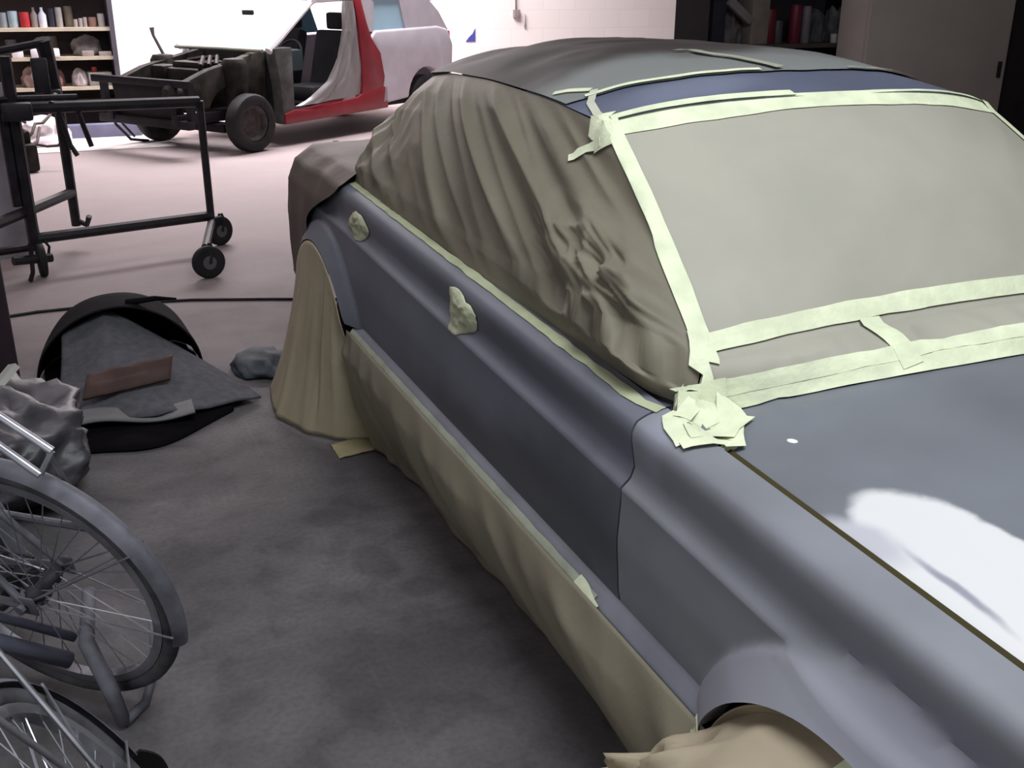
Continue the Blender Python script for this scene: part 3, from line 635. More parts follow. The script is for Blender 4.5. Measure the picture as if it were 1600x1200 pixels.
# bare front end
bm = bmesh.new(); prism(bm, [(.46, .22), (.62, .24), (.64, .98), (.38, .98), (.44, .62)], .02, .16); bev(bm, .015); rpart('hinge_post', bm, mat('hinge_post_grey', (.07, .068, .066), .7, 0, .35, 7), label='bare grey hinge post')
bm = bmesh.new()
prism(bm, [(-.62, .42), (-.38, .44)] + arc(0, .29, .35, 155, 10, 12) + [(.44, .40), (.47, .94), (.30, .93), (.02, .86), (-.30, .80), (-.66, .68)], .24, .34); bev(bm, .012)
rpart('inner_wing', bm, mat('grimy_inner_wing', (.014, .012, .011), .8, .1, .5, 7, .3, 20, color2=(.045, .040, .032)))
bm = bmesh.new(); prism(bm, [(-.62, .42), (-.38, .44)] + arc(0, .29, .35, 155, 10, 12) + [(.44, .40), (.47, .94), (.02, .86), (-.30, .80), (-.66, .68)], 1.16, 1.26); rpart('inner_wing', bm, rusty)
for y in (.22, 1.28):
    bm = bmesh.new(); lathe(bm, [(.02, .90), (.10, .89), (.13, .84), (.12, .6), (.10, .35), (.05, .3)], (.02, y, 0)); rpart('strut_tower', bm, rusty)
bm = bmesh.new(); box(bm, (-.05, .72, .60), (.46, .62, .40), bev=.05); box(bm, (-.05, .66, .82), (.34, .40, .08), bev=.03); box(bm, (-.22, .98, .70), (.2, .22, .24), bev=.04)
for k in range(3): tube(bm, [(-.28 + .1 * k, .40, .70), (-.30 + .1 * k, .34, .84), (-.12 + .09 * k, .50, .90), (-.05 + .05 * k, .8, .86)], .022, 6)
rpart('engine', bm, rusty)
bm = bmesh.new()
box(bm, (-.72, .75, .70), (.06, 1.42, .07), bev=.01); box(bm, (-.70, .75, .32), (.08, 1.34, .08), bev=.01); box(bm, (-.66, .12, .52), (.06, .06, .40)); box(bm, (-.66, 1.38, .52), (.06, .06, .40)); box(bm, (-.66, .75, .50), (.05, .90, .34), bev=.01)
for y in (.26, 1.22): box(bm, (-.30, y, .36), (.9, .09, .10), bev=.01)
box(bm, (-.05, .75, .22), (.22, 1.0, .08), bev=.02)
rpart('front_crossmember', bm, dark_plastic)
bm = bmesh.new(); lathe(bm, [(.03, -.06), (.09, -.05), (.10, .05), (.06, .09)], (-.70, .30, .60), (-1, 0, 0), 14); rpart('horn', bm, rusty)
bm = bmesh.new(); tube(bm, [(.10, 1.30, .80), (-.02, 1.34, 1.08), (-.03, 1.34, 1.16)], [.018, .016, .026], 8); rpart('bonnet_hinge', bm, mat('hinge_grey', (.16, .15, .16), .6), label='grey bonnet hinge sticking up')
bm = bmesh.new(); tube(bm, [(-.60, 1.44, .40), (-.52, 1.46, .22), (-.36, 1.46, .05), (-.14, 1.46, .012)], .016, 6); tube(bm, [(-.56, 1.40, .40), (-.48, 1.42, .24), (-.34, 1.42, .08)], .012, 6); rpart('hanging_wiring', bm, black_steel)
for (x, y, hub) in ((0, .03, 1), (0, 1.41, 0), (2.87, .09, 1), (2.87, 1.41, 0)):
    bm = wheel_bm((x, y, .285), (0, 1, 0), .285, .17, .62); wt = rpart('wheel', bm, rubber)
    bm = rim_bm((x, y, .285), (0, 1, 0), .17, .15); rpart('wheel_hub', bm, mat('rusty_steel_rim', (.045, .038, .036), .6, .4, .4, 14), wt)

# ================================================================= BODY-PANEL TROLLEY
T = thing('panel_trolley', 'black tubular body-panel trolley on casters', 'trolley', (.35, 6.5, 0))
def tpart(name, bm, m_=None, parent=None): return link(name, shift(bm, (.35, 6.5, 0)), m_ or black_steel, parent or T, True, radians(40))
bm = bmesh.new(); tube(bm, [(-.15, 6.55, .205), (.905, 6.82, .205)], .032, 8); tpart('bottom_rail', bm)
bm = bmesh.new(); tube(bm, [(-.30, 6.52, .945), (.22, 6.66, .93), (.90, 6.82, .915)], .034, 8); tube(bm, [(-.30, 6.50, 1.0), (.20, 6.64, .985)], .018, 8); tpart('top_rail', bm)
bm = bmesh.new(); tube(bm, [(.905, 6.82, .12), (.905, 6.82, .92)], .024, 8); tpart('post', bm)
bm = bmesh.new(); tube(bm, [(-.14, 6.55, .14), (-.14, 6.55, 1.22)], .034, 8); tube(bm, [(-.195, 6.55, .40), (-.195, 6.55, .98)], .028, 8); tpart('post', bm)
bm = bmesh.new(); tube(bm, [(.108, 7.2, .13), (.108, 7.2, .95), (.07, 7.1, 1.28)], [.029, .034, .05], 8); tpart('post', bm)
bm = bmesh.new(); tube(bm, [(.108, 7.2, .345), (-.14, 6.62, .36), (-.42, 6.0, .375)], .033, 8); tpart('side_rail', bm)
bm = bmesh.new(); tube(bm, [(.07, 7.1, 1.26), (-.32, 6.9, 1.20)], .024, 8); tube(bm, [(.10, 7.15, .96), (.06, 6.6, .95)], .02, 8); tpart('upper_arm', bm)
bm = bmesh.new(); tube(bm, [(.185, 6.66, .95), (.245, 6.66, .70)], .015, 8); tpart('hook', bm)
bm = bmesh.new(); tube(bm, [(.09, 6.62, .94), (.13, 6.62, .72), (.16, 6.6, .66)], .014, 8); tpart('hook', bm)
bm = bmesh.new(); box(bm, (.03, 7.0, 1.08), (.09, .07, .20), bev=.01); box(bm, (.08, 7.1, .92), (.10, .08, .14), bev=.01); tpart('clamp', bm)
bm = bmesh.new(); box(bm, (-.12, 6.5, .93), (.16, .10, .10), bev=.02); tpart('clamp', bm)
for pts, r_ in (([(-.14, 6.55, .16), (-.50, 6.40, .17)], .024), ([(-.06, 6.45, .11), (-.26, 6.36, .13)], .026), ([(.905, 6.82, .17), (.76, 6.10, .17)], .024)):
    bm = bmesh.new(); tube(bm, pts, r_, 8); tpart('base_rail', bm)
bm = bmesh.new(); tube(bm, [(.108, 7.2, .17), (.17, 7.15, .14), (.19, 7.12, .20)], .018, 8); tpart('base_foot', bm)
def caster(x, y, R=.095, ax=(1, .25, 0)):
    bm = wheel_bm((x, y, R), ax, R, .045, .3); c = tpart('caster', bm, rubber)
    bm = bmesh.new(); lathe(bm, [(.008, -.026), (R * .42, -.026), (R * .42, .026), (.008, .026)], (x, y, R), ax, 16); h = tpart('caster_hub', bm, mat('caster_hub_grey', (.10, .095, .10), .6), c)
    bm = bmesh.new(); a = V(ax).normalized()
    for s in (-1, 1): tube(bm, [V((x, y, R)) + a * .034 * s, V((x, y, R + .07)) + a * .030 * s + V((.02, .02, 0)), V((x, y, .20)) + V((.02, .03, 0)) + a * .01 * s], .009, 6)
    tpart('caster_fork', bm, black_steel, c)
caster(.955, 6.86, ax=(.55, -1, 0)); caster(.765, 6.06, ax=(.2, -1, 0)); caster(-.115, 6.47, ax=(1, .1, 0))
bm = bmesh.new(); tube(bm, [(-.16, 6.42, .20), (-.17, 6.38, .05), (-.19, 6.36, .006)], .014, 6); tpart('brake_lever', bm)

# ================================================================= LEFT RACK WITH PAINTS
RK = thing('shelving_unit', 'open wooden shelf rack of paints against the white back wall', 'shelves', (-.1, 12.8, 0))
def kpart(name, bm, m_): return link(name, shift(bm, (-.1, 12.8, 0)), m_, RK, False)
for z in (.36, .535, .845, 1.14, 1.60):
    bm = bmesh.new(); box(bm, (-.3, 12.78, z - .018), (2.22, .50, .036)); kpart('shelf_board', bm, wood)
for x in (.83, -1.42):
    bm = bmesh.new(); box(bm, (x, 12.78, .95), (.05, .54, 1.9)); kpart('side_panel', bm, mat('rack_side', (.10, .09, .115), .8))
bm = bmesh.new(); box(bm, (-.3, 13.05, .95), (2.22, .02, 1.9)); kpart('back_panel', bm, mat('rack_back', (.085, .068, .075), .9))
def can(name, x, y, z, r, h, col, label, cat, group=None, neck=False, rough=.5):
    bm = bmesh.new()
    prof = [(r * .9, 0), (r, .01), (r, h * .92), (r * .94, h * .95), (r * .94, h)] if not neck else [(r * .9, 0), (r, .01), (r, h * .62), (r * .45, h * .8), (r * .36, h * .84), (r * .36, h)]
    lathe(bm, prof, (0, 0, 0), (0, 0, 1), 16); o = link(name, bm, mat('can_%.2f_%.2f_%.2f' % col, col, rough, 0, .1, 10), None, True, radians(40)); o.location = (x, y, z)
    return tag(o, label, cat, group)
def crate(name, x, y, z, s, rz, col, label, cat, group=None, bevel=.008):
    bm = bmesh.new(); box(bm, (0, 0, s[2] / 2), s, bev=bevel); o = link(name, bm, mat('box_%.2f_%.2f_%.2f' % col, col, .7, 0, .15, 9), None, True, radians(40)); o.location = (x, y, z); o.rotation_euler = (0, 0, rz)
    return tag(o, label, cat, group)
g1 = 'paint tins and bottles on the top shelf of the left rack'
can('paint_tin', -.225, 12.66, 1.14, .040, .15, (.30, .34, .40), 'grey tin at the left end of the top paint shelf', 'tin', g1)
can('paint_tin', -.13, 12.66, 1.14, .050, .165, (.38, .50, .58), 'pale blue tin left of the red can on the top shelf', 'tin', g1)
can('paint_tin', -.02, 12.65, 1.14, .050, .155, (.45, .03, .04), 'red can on the top paint shelf', 'can', g1)
can('bottle', .075, 12.66, 1.14, .036, .20, (.30, .26, .27), 'brownish bottle just right of the red can', 'bottle', g1, True)
can('bottle', .155, 12.65, 1.14, .040, .20, (.72, .76, .92), 'bright white and blue bottle on the top paint shelf', 'bottle', g1, True)
can('spray_can', .245, 12.66, 1.14, .030, .19, (.035, .035, .06), 'dark spray can right of the bright white bottle', 'can', g1)
can('spray_can', .318, 12.66, 1.14, .034, .20, (.42, .39, .40), 'tall grey spray can in the middle of the top shelf', 'can', g1)
can('paint_tin', .415, 12.72, 1.14, .045, .21, (.22, .19, .15), 'tall brown tin behind the row of small jars', 'tin', g1)
for k, x in enumerate((.475, .525, .570)):
    can('jar', x, 12.63, 1.14, .021, .08 + .01 * k, (.40, .35, .36), ['first small grey jar after the tall brown tin', 'middle of the three small grey jars on the top shelf', 'rightmost of the three small grey jars on the top shelf'][k], 'jar', g1)
can('paint_tin', .645, 12.66, 1.14, .042, .10, (.30, .17, .15), 'low reddish-brown tin near the right end of the top shelf', 'tin', g1)
can('paint_tin', .735, 12.66, 1.14, .036, .135, (.55, .52, .54), 'light grey can at the right end of the top shelf', 'can', g1)
g2 = 'boxes and parts on the middle shelves of the left rack'
crate('box', -.14, 12.62, .845, (.11, .16, .075), .05, (.80, .74, .80), 'small white box at the left of the middle shelf', 'box', g2)
crate('box', .13, 12.61, .845, (.28, .18, .085), .03, (.86, .82, .86), 'long white box on the middle shelf of the paint rack', 'box', g2)
can('paint_tin', -.19, 12.80, .845, .055, .17, (.16, .16, .22), 'dark blue tin behind the small white box', 'tin', g2)
can('paint_tin', .22, 12.82, .845, .05, .20, (.18, .15, .14), 'brown tin behind the long white box', 'tin', g2)
def lump(name, x, y, z, s, col, sd, label, cat, group=None, amp=.35):
    bm = bmesh.new(); bmesh.ops.create_icosphere(bm, subdivisions=4, radius=1)
    for v in bm.verts:
        k = 1 + amp * ridge(v.co.x * 1.4 + sd, v.co.y * 1.4, v.co.z * 1.4) ; v.co = V((v.co.x * k * s[0], v.co.y * k * s[1], max(-.35, v.co.z * k) * s[2] + .35 * s[2]))
    o = link(name, bm, mat('lump_%.2f_%.2f_%.2f' % col, col, .75, 0, .35, 9, .3, 30), None, True); o.location = (x, y, z); return tag(o, label, cat, group)
lump('parts_bag', .55, 12.72, .85, (.13, .10, .13), (.20, .19, .19), 3, 'grey bag of parts at the right of the middle shelf', 'bag', g2)
crate('box', .55, 12.60, .845, (.12, .10, .055), .1, (.34, .28, .27), 'small brown box in front of the grey bag', 'box', g2)
crate('box', .73, 12.62, .845, (.13, .12, .045), 0, (.42, .36, .35), 'flat pinkish box at the right end of the middle shelf', 'box', g2)
g3 = 'clutter on the low shelf of the left rack'
lump('rag_bundle', -.02, 12.66, .54, (.10, .09, .13), (.32, .22, .20), 5, 'pinkish bundle of rags at the left of the low shelf', 'rags', g3)
lump('rag_bundle', .19, 12.66, .54, (.08, .08, .12), (.22, .12, .12), 8, 'dark red bundle of rags on the low shelf', 'rags', g3)
lump('parts_bag', .44, 12.64, .54, (.065, .07, .11), (.50, .44, .45), 11, 'small pale bag in the middle of the low shelf', 'bag', g3)
crate('box', .64, 12.66, .535, (.24, .2, .14), .12, (.30, .30, .29), 'grey box at the right of the low shelf', 'box', g3)
can('paint_tin', .60, 12.66, .675, .028, .05, (.50, .09, .06), 'small red tin on top of the grey box', 'tin', g3)
# floor stuff below and beside the rack
bm = bmesh.new(); box(bm, (.05, 12.45, .075), (1.9, .12, .15), rz=.0, bev=.01); o = link('plinth_board', bm, mat('blue_grey_board', (.16, .16, .24), .6), None, True); tag(o, 'blue-grey board along the floor under the paint rack', 'board')
lump('crumpled_bag', -.02, 12.05, 0, (.20, .16, .17), (.70, .62, .66), 14, 'crumpled white bag on the floor below the paint rack', 'bag', None, .5)
bm = bmesh.new(); box(bm, (-.7, 12.04, .004), (3.9, 1.2, .008)); o = link('trim_1', bm, mat('white_floor_paint', (.72, .66, .66), .7, 0, .05, 5), smooth=False); o['kind'] = 'structure'; o.location = (0, .0, 0); o.rotation_euler = (0, 0, .0)
# greasy engine lump behind the trolley
ENG = thing('engine_block', 'greasy engine with tangled hoses on the floor behind the trolley', 'engine', (-.30, 10.4, 0))
bm = bmesh.new(); box(bm, (0, 0, .13), (.40, .36, .24), rz=.2, bev=.03); box(bm, (.02, .02, .30), (.30, .22, .12), rz=.2, bev=.03); link('block', bm, rusty, ENG, True, .6)
bm = bmesh.new()
for k in range(9):
    a = rnd.uniform(0, 6.28); p = V((.05, 0, .25)); pts = [p]
    for j in range(5): p = p + V((cos(a) * .09, sin(a) * .09, rnd.uniform(-.07, .09))); p.z = max(.03, p.z); pts.append(p.copy()); a += rnd.uniform(-.9, .9)
    tube(bm, pts, .014, 6)
link('hoses', bm, mat('hose_brown', (.085, .070, .055), .6, 0, .3, 10), ENG)
crate('toolbox', -.42, 8.25, 0, (.28, .2, .2), .1, (.03, .03, .05), 'dark toolbox on the floor left of the trolley', 'toolbox')
# pale panel leaning on the trolley's far side
bm = bmesh.new(); box(bm, (-.30, 7.0, .52), (.34, .02, 1.04), rot=Matrix.Rotation(-.05, 4, 'Y')); o = link('body_panel', bm, mat('panel_grey', (.36, .36, .40), .5), None, False); tag(o, 'pale grey body panel standing behind the trolley at the left edge', 'panel')
# dark plank door at the left edge, near the carpet heap
bm = bmesh.new(); box(bm, (-.70, 4.66, .375), (.92, .05, .75), bev=.006); o = link('board', bm, mat('dark_plum_board', (.035, .022, .030), .6, 0, .2, 5), None, True, .6); tag(o, 'dark plum-coloured board standing at the left edge by the carpet heap', 'board')

# ================================================================= RIGHT-HAND SHELVES AND CABINETS
RS = thing('shelving_unit', 'dark shelf unit behind the masked car, right of the white wall', 'shelves', (4.94, 6.7, 0))
def spart(name, bm, m_): return link(name, shift(bm, (4.94, 6.7, 0)), m_, RS, False)
for z in (.30, .75, 1.20, 1.75, 2.2):
    bm = bmesh.new(); box(bm, (5.075, 6.72, z - .015), (1.37, .42, .03)); spart('shelf_board', bm, mat('dark_shelf', (.05, .04, .036), .8))
for x in (4.39, 5.75):
    bm = bmesh.new(); box(bm, (x, 6.72, 1.1), (.03, .44, 2.2)); spart('side_panel', bm, mat('black_shelf_side', (.008, .006, .008), .9, spec=.1))
bm = bmesh.new(); box(bm, (5.075, 6.94, 1.1), (1.37, .02, 2.2)); spart('back_panel', bm, mat('dark_back', (.022, .018, .022), .9))
g4 = 'jars, cans and boxes on the dark right-hand shelves'
crate('box', 4.485, 6.64, 1.20, (.12, .2, .30), 0, (.02, .02, .03), 'black box at the left end of the dark shelves', 'box', g4)
lump('parts_bag', 4.66, 6.68, 1.20, (.085, .085, .15), (.10, .085, .085), 4, 'brownish bag of parts on the dark shelves', 'bag', g4)
bm = bmesh.new(); box(bm, (0, 0, 0), (.24, .05, .06), rot=Matrix.Rotation(.62, 4, 'Y'), bev=.008); o = link('metal_bracket', bm, mat('bracket_grey', (.17, .155, .155), .6), None, True, .6); o.location = (4.65, 6.53, 1.43); tag(o, 'slanting grey bracket propped on the brownish bag', 'bracket', g4)
crate('cardboard_box', 4.83, 6.62, 1.20, (.15, .2, .36), 0, (.17, .14, .125), 'tall cardboard box in the middle of the dark shelves', 'box', g4)
can('can', 4.965, 6.60, 1.20, .05, .24, (.10, .010, .014), 'dark red can right of the tall cardboard box', 'can', g4)
can('jar', 5.06, 6.62, 1.20, .04, .16, (.06, .055, .06), 'dark jar between the two red cans', 'jar', g4)
can('can', 5.20, 6.60, 1.20, .045, .27, (.11, .010, .026), 'crimson can beside the grey tube on the dark shelves', 'can', g4)
can('can', 5.30, 6.60, 1.20, .034, .26, (.13, .11, .125), 'grey tube right of the crimson can', 'tube', g4)
lump('parts_bag', 5.44, 6.68, 1.20, (.065, .08, .15), (.06, .06, .07), 9, 'dark grey bag near the right end of the dark shelves', 'bag', g4)
can('jar', 5.535, 6.55, 1.20, .028, .065, (.34, .31, .32), 'small whitish jar at the right end of the dark shelves', 'jar', g4)
lump('parts_bag', 5.645, 6.70, 1.20, (.05, .09, .17), (.10, .10, .11), 2, 'lumpy grey bag at the very right of the dark shelves', 'bag', g4)
CB = thing('cabinet', 'tall plain grey-brown cabinet behind the right side of the roof', 'cabinet', (6.23, 6.45, 0))
bm = bmesh.new(); box(bm, (6.23, 6.34, 1.05), (1.44, .28, 2.1), bev=.006); link('body', shift(bm, (6.23, 6.45, 0)), mat('taupe_panel', (.42, .36, .33), .75, 0, .05, 3), CB, True, .6)
bm = bmesh.new(); box(bm, (6.23, 6.19, 1.06), (1.40, .018, 2.0), bev=.004); dr = link('door', shift(bm, (6.23, 6.45, 0)), mat('taupe_panel', (.42, .36, .33), .75, 0, .05, 3), CB, True, .6)
bm = bmesh.new(); box(bm, (6.86, 6.17, 1.0), (.02, .03, .12), bev=.004); link('handle', shift(bm, (6.23, 6.45, 0)), black_steel, dr, True, .6)
bm = bmesh.new(); box(bm, (7.46, 6.40, 1.05), (.94, .4, 2.1), bev=.006); o = link('cabinet', bm, mat('black_panel', (.016, .012, .014), .7), None, True, .6); tag(o, 'black cabinet at the far right edge beside the grey-brown one', 'cabinet')
# wall fittings on the white wall
SW = thing('socket_box', 'grey switch box on the white wall with a cable running up', 'switch', (6.32, 14.2, 1.2))
bm = bmesh.new(); box(bm, (0, -.03, 0), (.09, .06, .11), bev=.008); link('box', bm, mat('switch_grey', (.22, .18, .18), .6), SW, True, .6)
bm = bmesh.new(); tube(bm, [(-.01, -.03, .05), (-.012, -.02, .5), (-.01, -.02, 1.6)], .010, 6); link('cable', bm, mat('cable_grey', (.26, .21, .21), .6), SW)
bm = bmesh.new(); tube(bm, [(6.44, 14.18, 1.20), (6.455, 14.18, 1.02)], .014, 8); o = link('conduit', bm, mat('conduit_pale', (.52, .46, .46), .7)); tag(o, 'short pale conduit on the white wall beside the switch box', 'conduit')
bm = bmesh.new(); A = [(-.07, 0, 0), (.07, 0, 0), (.07, 0, .17), (.03, 0, .10), (-.02, 0, .06)]
vs = [bm.verts.new((x, -.012, z)) for x, y, z in A]; v2 = [bm.verts.new((x, 0, z)) for x, y, z in A]; bm.faces.new(vs); bm.faces.new(v2[::-1])
for i in range(5): bm.faces.new((vs[i], vs[(i + 1) % 5], v2[(i + 1) % 5], v2[i]))
o = link('wall_sign', bm, mat('sign_blue', (.06, .07, .30), .6), None, False); o.location = (5.63, 14.2, .84); tag(o, 'small blue triangular sign on the white wall', 'sign')

# ================================================================= CARPET HEAP BESIDE THE CAR
LN = []
bm = bmesh.new()
def liner(u, v):
    a = pi * (1.03 - 1.06 * u); y = lerp(4.50, 4.95, min(1, v * 1.25)); r = (1 + .05 * nz(u * 4, v * 2, 3) - .04 * v) * sqrt(max(0, 1 - max(0, (v - .3) / .7) ** 2.5))
    return V((.165 + .335 * r * cos(a) + .03 * v, y + .05 * sin(a), max(.010, .305 * r * sin(a) + .010)))
grid(bm, 44, 24, liner); bmesh.ops.remove_doubles(bm, verts=bm.verts, dist=.001); solid(bm, .006); box(bm, (.165, 4.74, .005), (.62, .44, .006)); tube(bm, [(.22, 4.62, .312), (.34, 4.60, .322), (.43, 4.62, .305)], [.016, .012, .004], 6)
o = link('wheel_arch_liner', shift(bm, (.17, 4.7, 0)), mat('black_liner', (.007, .006, .008), .85, 0, .3, 8, .2, 30, spec=.08)); o.location = (.17, 4.7, 0); tag(o, 'black plastic wheel arch liner standing under the grey carpet', 'arch liner')
def rug(u, v):
    L0 = V((interp([(0, -.05), (.35, .15), (.7, .36), (1, .56)], u), interp([(0, 4.60), (.35, 4.66), (.7, 4.52), (1, 4.32)], u), interp([(0, .20), (.3, .275), (.6, .17), (1, .02)], u)))
    F0 = V((interp([(0, -.10), (.45, .25), (.7, .44), (1, .66)], u), interp([(0, 3.97), (.45, 3.86), (.7, 3.92), (1, 4.02)], u), interp([(0, .055), (.5, .060), (.75, .035), (1, .012)], u)))
    p = L0.lerp(F0, v); p.z -= .03 * sin(pi * v) * (1 - u); p.z += (.014 * ridge(u * 2.5, v * 2.2, 3) + .02 * sin(pi * v) * sin(pi * u)); p.z = max(p.z, .008); return p
bm = bmesh.new(); grid(bm, 50, 36, rug); solid(bm, .010); o = link('carpet', shift(bm, (.28, 4.2, 0)), carpet_m); o.location = (.28, 4.2, 0); tag(o, 'grey car carpet draped over the black arch liner on the floor', 'carpet')
def rug_z(x, y): return .06
bm = bmesh.new(); grid(bm, 14, 8, lambda u, v: V((lerp(-.01, .32, u) + .03 * v, lerp(3.99, 4.11, v) + .07 * u, .125 + .055 * v + .01 * u + .008 * nz(u * 5, v * 4, 1)))); solid(bm, .012); o = link('board', shift(bm, (.15, 4.1, 0)), brown_m); o.location = (.15, 4.1, 0); tag(o, 'brown trim board lying on the grey carpet', 'board')
bm = bmesh.new(); grid(bm, 24, 4, lambda u, v: V((lerp(-.10, .38, u), lerp(3.86, 3.95, v) + .02 * sin(u * 5), .06 + .012 * sin(u * 7) + .015 * v))); solid(bm, .012); o = link('felt_strip', shift(bm, (.14, 3.9, 0)), mat('pale_felt', (.20, .195, .20), .9)); o.location = (.14, 3.9, 0); tag(o, 'pale felt strip along the front edge of the grey carpet', 'felt')
bm = bmesh.new(); grid(bm, 30, 10, lambda u, v: V((lerp(-.12, .54 , u), lerp(lerp(3.76, 3.95, u ** 3) - .05 * sin(pi * u), 4.02, v) + .02 * sin(u * 9), .010 + .035 * (1 - (2 * v - 1) ** 2) * (1 - u * .4)))); solid(bm, .008); o = link('shadow_sheet', shift(bm, (.2, 3.9, 0)), mat('shadow_black', (.006, .005, .006), .9, spec=.05)); o.location = (.2, 3.9, 0); tag(o, 'black sheet painting the shadow under the front of the grey carpet', 'shadow sheet')  # black sheet stands in for the shadow under the carpet's front edge
lump('rag', .75, 4.42, 0, (.11, .14, .05), (.075, .085, .10), 6, 'dark blue-grey rag on the floor against the paper skirt', 'rag')
bm = bmesh.new(); grid(bm, 8, 6, lambda u, v: V((lerp(-.09, .09, u), lerp(-.06, .07, v) + .03 * u, .006 + .012 * abs(nz(u * 3, v * 3, 1))))); solid(bm, .003); o = link('paper_scrap', bm, mat('paper_scrap', (.34, .30, .17), .7)); o.location = (.90, 3.42, 0); tag(o, 'scrap of yellowish paper on the floor at the skirt hem', 'paper')
bm = bmesh.new(); tube(bm, [(-1.2, 5.5, .008), (-.55, 5.62, .008), (-.16, 5.70, .008), (.2, 5.70, .008), (.60, 5.62, .008), (1.0, 5.47, .008), (1.4, 5.30, .008), (2.0, 5.2, .008)], .008, 6); o = link('air_hose', bm, black_steel); tag(o, 'thin black hose lying across the floor behind the carpet heap', 'hose')

# ================================================================= BICYCLES AND BAG IN THE NEAR LEFT CORNER
def bike(name, label, hub, fwd, lean, kind):
    h = V((fwd[0], fwd[1], 0)).normalized(); side = V((0, 0, 1)).cross(h)     # side = left of travel
    up = (V((0, 0, 1)) * cos(lean) + side * sin(lean)).normalized(); yv = up.cross(h)
    root = bpy.data.objects.new(name, None); COL.objects.link(root)
    M = Matrix((h, yv, up)).transposed().to_4x4(); M.translation = V(hub); root.matrix_world = M
    tag(root, label, 'bicycle', 'dusty bicycles in the near left corner')
    R = .335
    def P(nm, bm, m_, par=None): return link(nm, bm, m_, par or root, True, radians(45))
    for wx in (0.0, 1.06):
        bm = bmesh.new(); tube(bm, [(wx + (R - .018) * cos(2 * pi * k / 64), 0, (R - .018) * sin(2 * pi * k / 64)) for k in range(64)], .019, 10, closed=True); tyre = P('tyre', bm, dusty_tyre)
        bm = bmesh.new(); lathe(bm, [(R - .055, -.012), (R - .042, -.015), (R - .034, -.012), (R - .034, .012), (R - .042, .015), (R - .055, .012), (R - .055, -.012)], (wx, 0, 0), (0, 1, 0), 56, False); P('rim', bm, alu, tyre)
        bm = bmesh.new(); lathe(bm, [(.006, -.055), (.012, -.05), (.024, -.03), (.015, -.02), (.015, .02), (.024, .03), (.012, .05), (.006, .055)], (wx, 0, 0), (0, 1, 0), 14)
        P('hub', bm, dusty_dark, tyre)
        bm = bmesh.new()
        for k in range(36):
            a = 2 * pi * k / 36; b_ = a + (.42 if (k // 2) % 2 else -.42); s = .028 if k % 2 else -.028
            tube(bm, [(wx + .022 * cos(b_), s, .022 * sin(b_)), (wx + (R - .05) * cos(a), 0, (R - .05) * sin(a))], .0016, 4, False)
        P('spokes', bm, alu, tyre)
        # mudguard
        a0, a1 = (-25, 196) if wx == 0 else (20, 175)
        bm = bmesh.new(); n = 40
        def mg(u, v):
            a = radians(lerp(a0, a1, u)); t = 2 * v - 1; rr = R + .020 - .020 * t * t
            return V((wx + rr * cos(a), .025 * t, rr * sin(a)))
        grid(bm, n, 6, mg); solid(bm, .0015); g = P('mudguard', bm, dusty)
        if wx == 0:
          if not kind:
            bm = bmesh.new(); a = radians(a1); c = V((wx + (R + .022) * cos(a), 0, (R + .022) * sin(a)))
            grid(bm, 6, 6, lambda u, v: c + V((-.020 * v, (.022 + .016 * sin(pi * min(1, v * .8 + .1))) * (2 * u - 1), -.10 * v + .012 * v * (2 * u - 1) ** 2))); solid(bm, .006); P('mud_flap', bm, rubber, g)
          if True:
            bm = bmesh.new()
            for s in (-1, 1):
                for aa in (150, 190): tube(bm, [(0, .06 * s, 0), ((R + .004) * cos(radians(aa)), .026 * s, (R + .004) * sin(radians(aa)))], .0028, 6)
            P('stay', bm, alu, g)
    fm_ = dusty if kind else dusty_dark
    bm = bmesh.new(); BB = V((.46, 0, -.06)); ST = V((.29, 0, .44)); HT = V((.86, 0, .52)); HB = V((.90, 0, .36))
    tube(bm, [BB, ST], .015, 10); tube(bm, [BB, HB], .017, 10); tube(bm, [ST + V((.03, 0, -.06)), HT], .014, 10); tube(bm, [HB, HT], .018, 10)
    for s in (-1, 1):
        tube(bm, [BB + V((0, .03 * s, 0)), (.2, .05 * s, -.02), (0, .065 * s, 0)], .0095, 8); tube(bm, [ST + V((0, .015 * s, -.03)), (.18, .045 * s, .24), (0, .065 * s, 0)], .0085, 8)
        box(bm, (0, .066 * s, 0), (.06, .006, .05), bev=.004)
        tube(bm, [(0, .075 * s, 0), (0, .085 * s, 0)], .012, 8)
    lathe(bm, [(.022, -.04), (.022, .04)], BB, (0, 1, 0), 12); P('frame', bm, fm_)
    bm = bmesh.new()
    for s in (-1, 1): tube(bm, [HB + V((0, .01 * s, 0)), HB + V((.01, .045 * s, -.03)), (1.0, .05 * s, .15), (1.06, .052 * s, 0)], .011, 8)
    P('fork', bm, fm_)
    bm = bmesh.new(); tube(bm, [HT, HT + V((-.03, 0, .12)), HT + V((.03, 0, .16))], .013, 8); tube(bm, [HT + V((-.14, -.27, .17)), HT + V((-.05, -.26, .18)), HT + V((.03, -.10, .17)), HT + V((.03, .10, .17)), HT + V((-.05, .26, .18)), HT + V((-.14, .27, .17))], .011, 8); P('handlebar', bm, alu)
    bm = bmesh.new(); tube(bm, [ST, ST + V((-.03, 0, .12))], .012, 8)
    def sd(u, v):
        x = lerp(-.20, .12, u); w_ = lerp(.085, .022, sst(.15, .75, u)) * sqrt(max(0, 1 - (2 * u - 1) ** 8)); return ST + V((x, w_ * (2 * v - 1), .135 + .02 * (1 - u) - .03 * (2 * v - 1) ** 2))
    grid(bm, 14, 8, sd); P('saddle', bm, rubber)
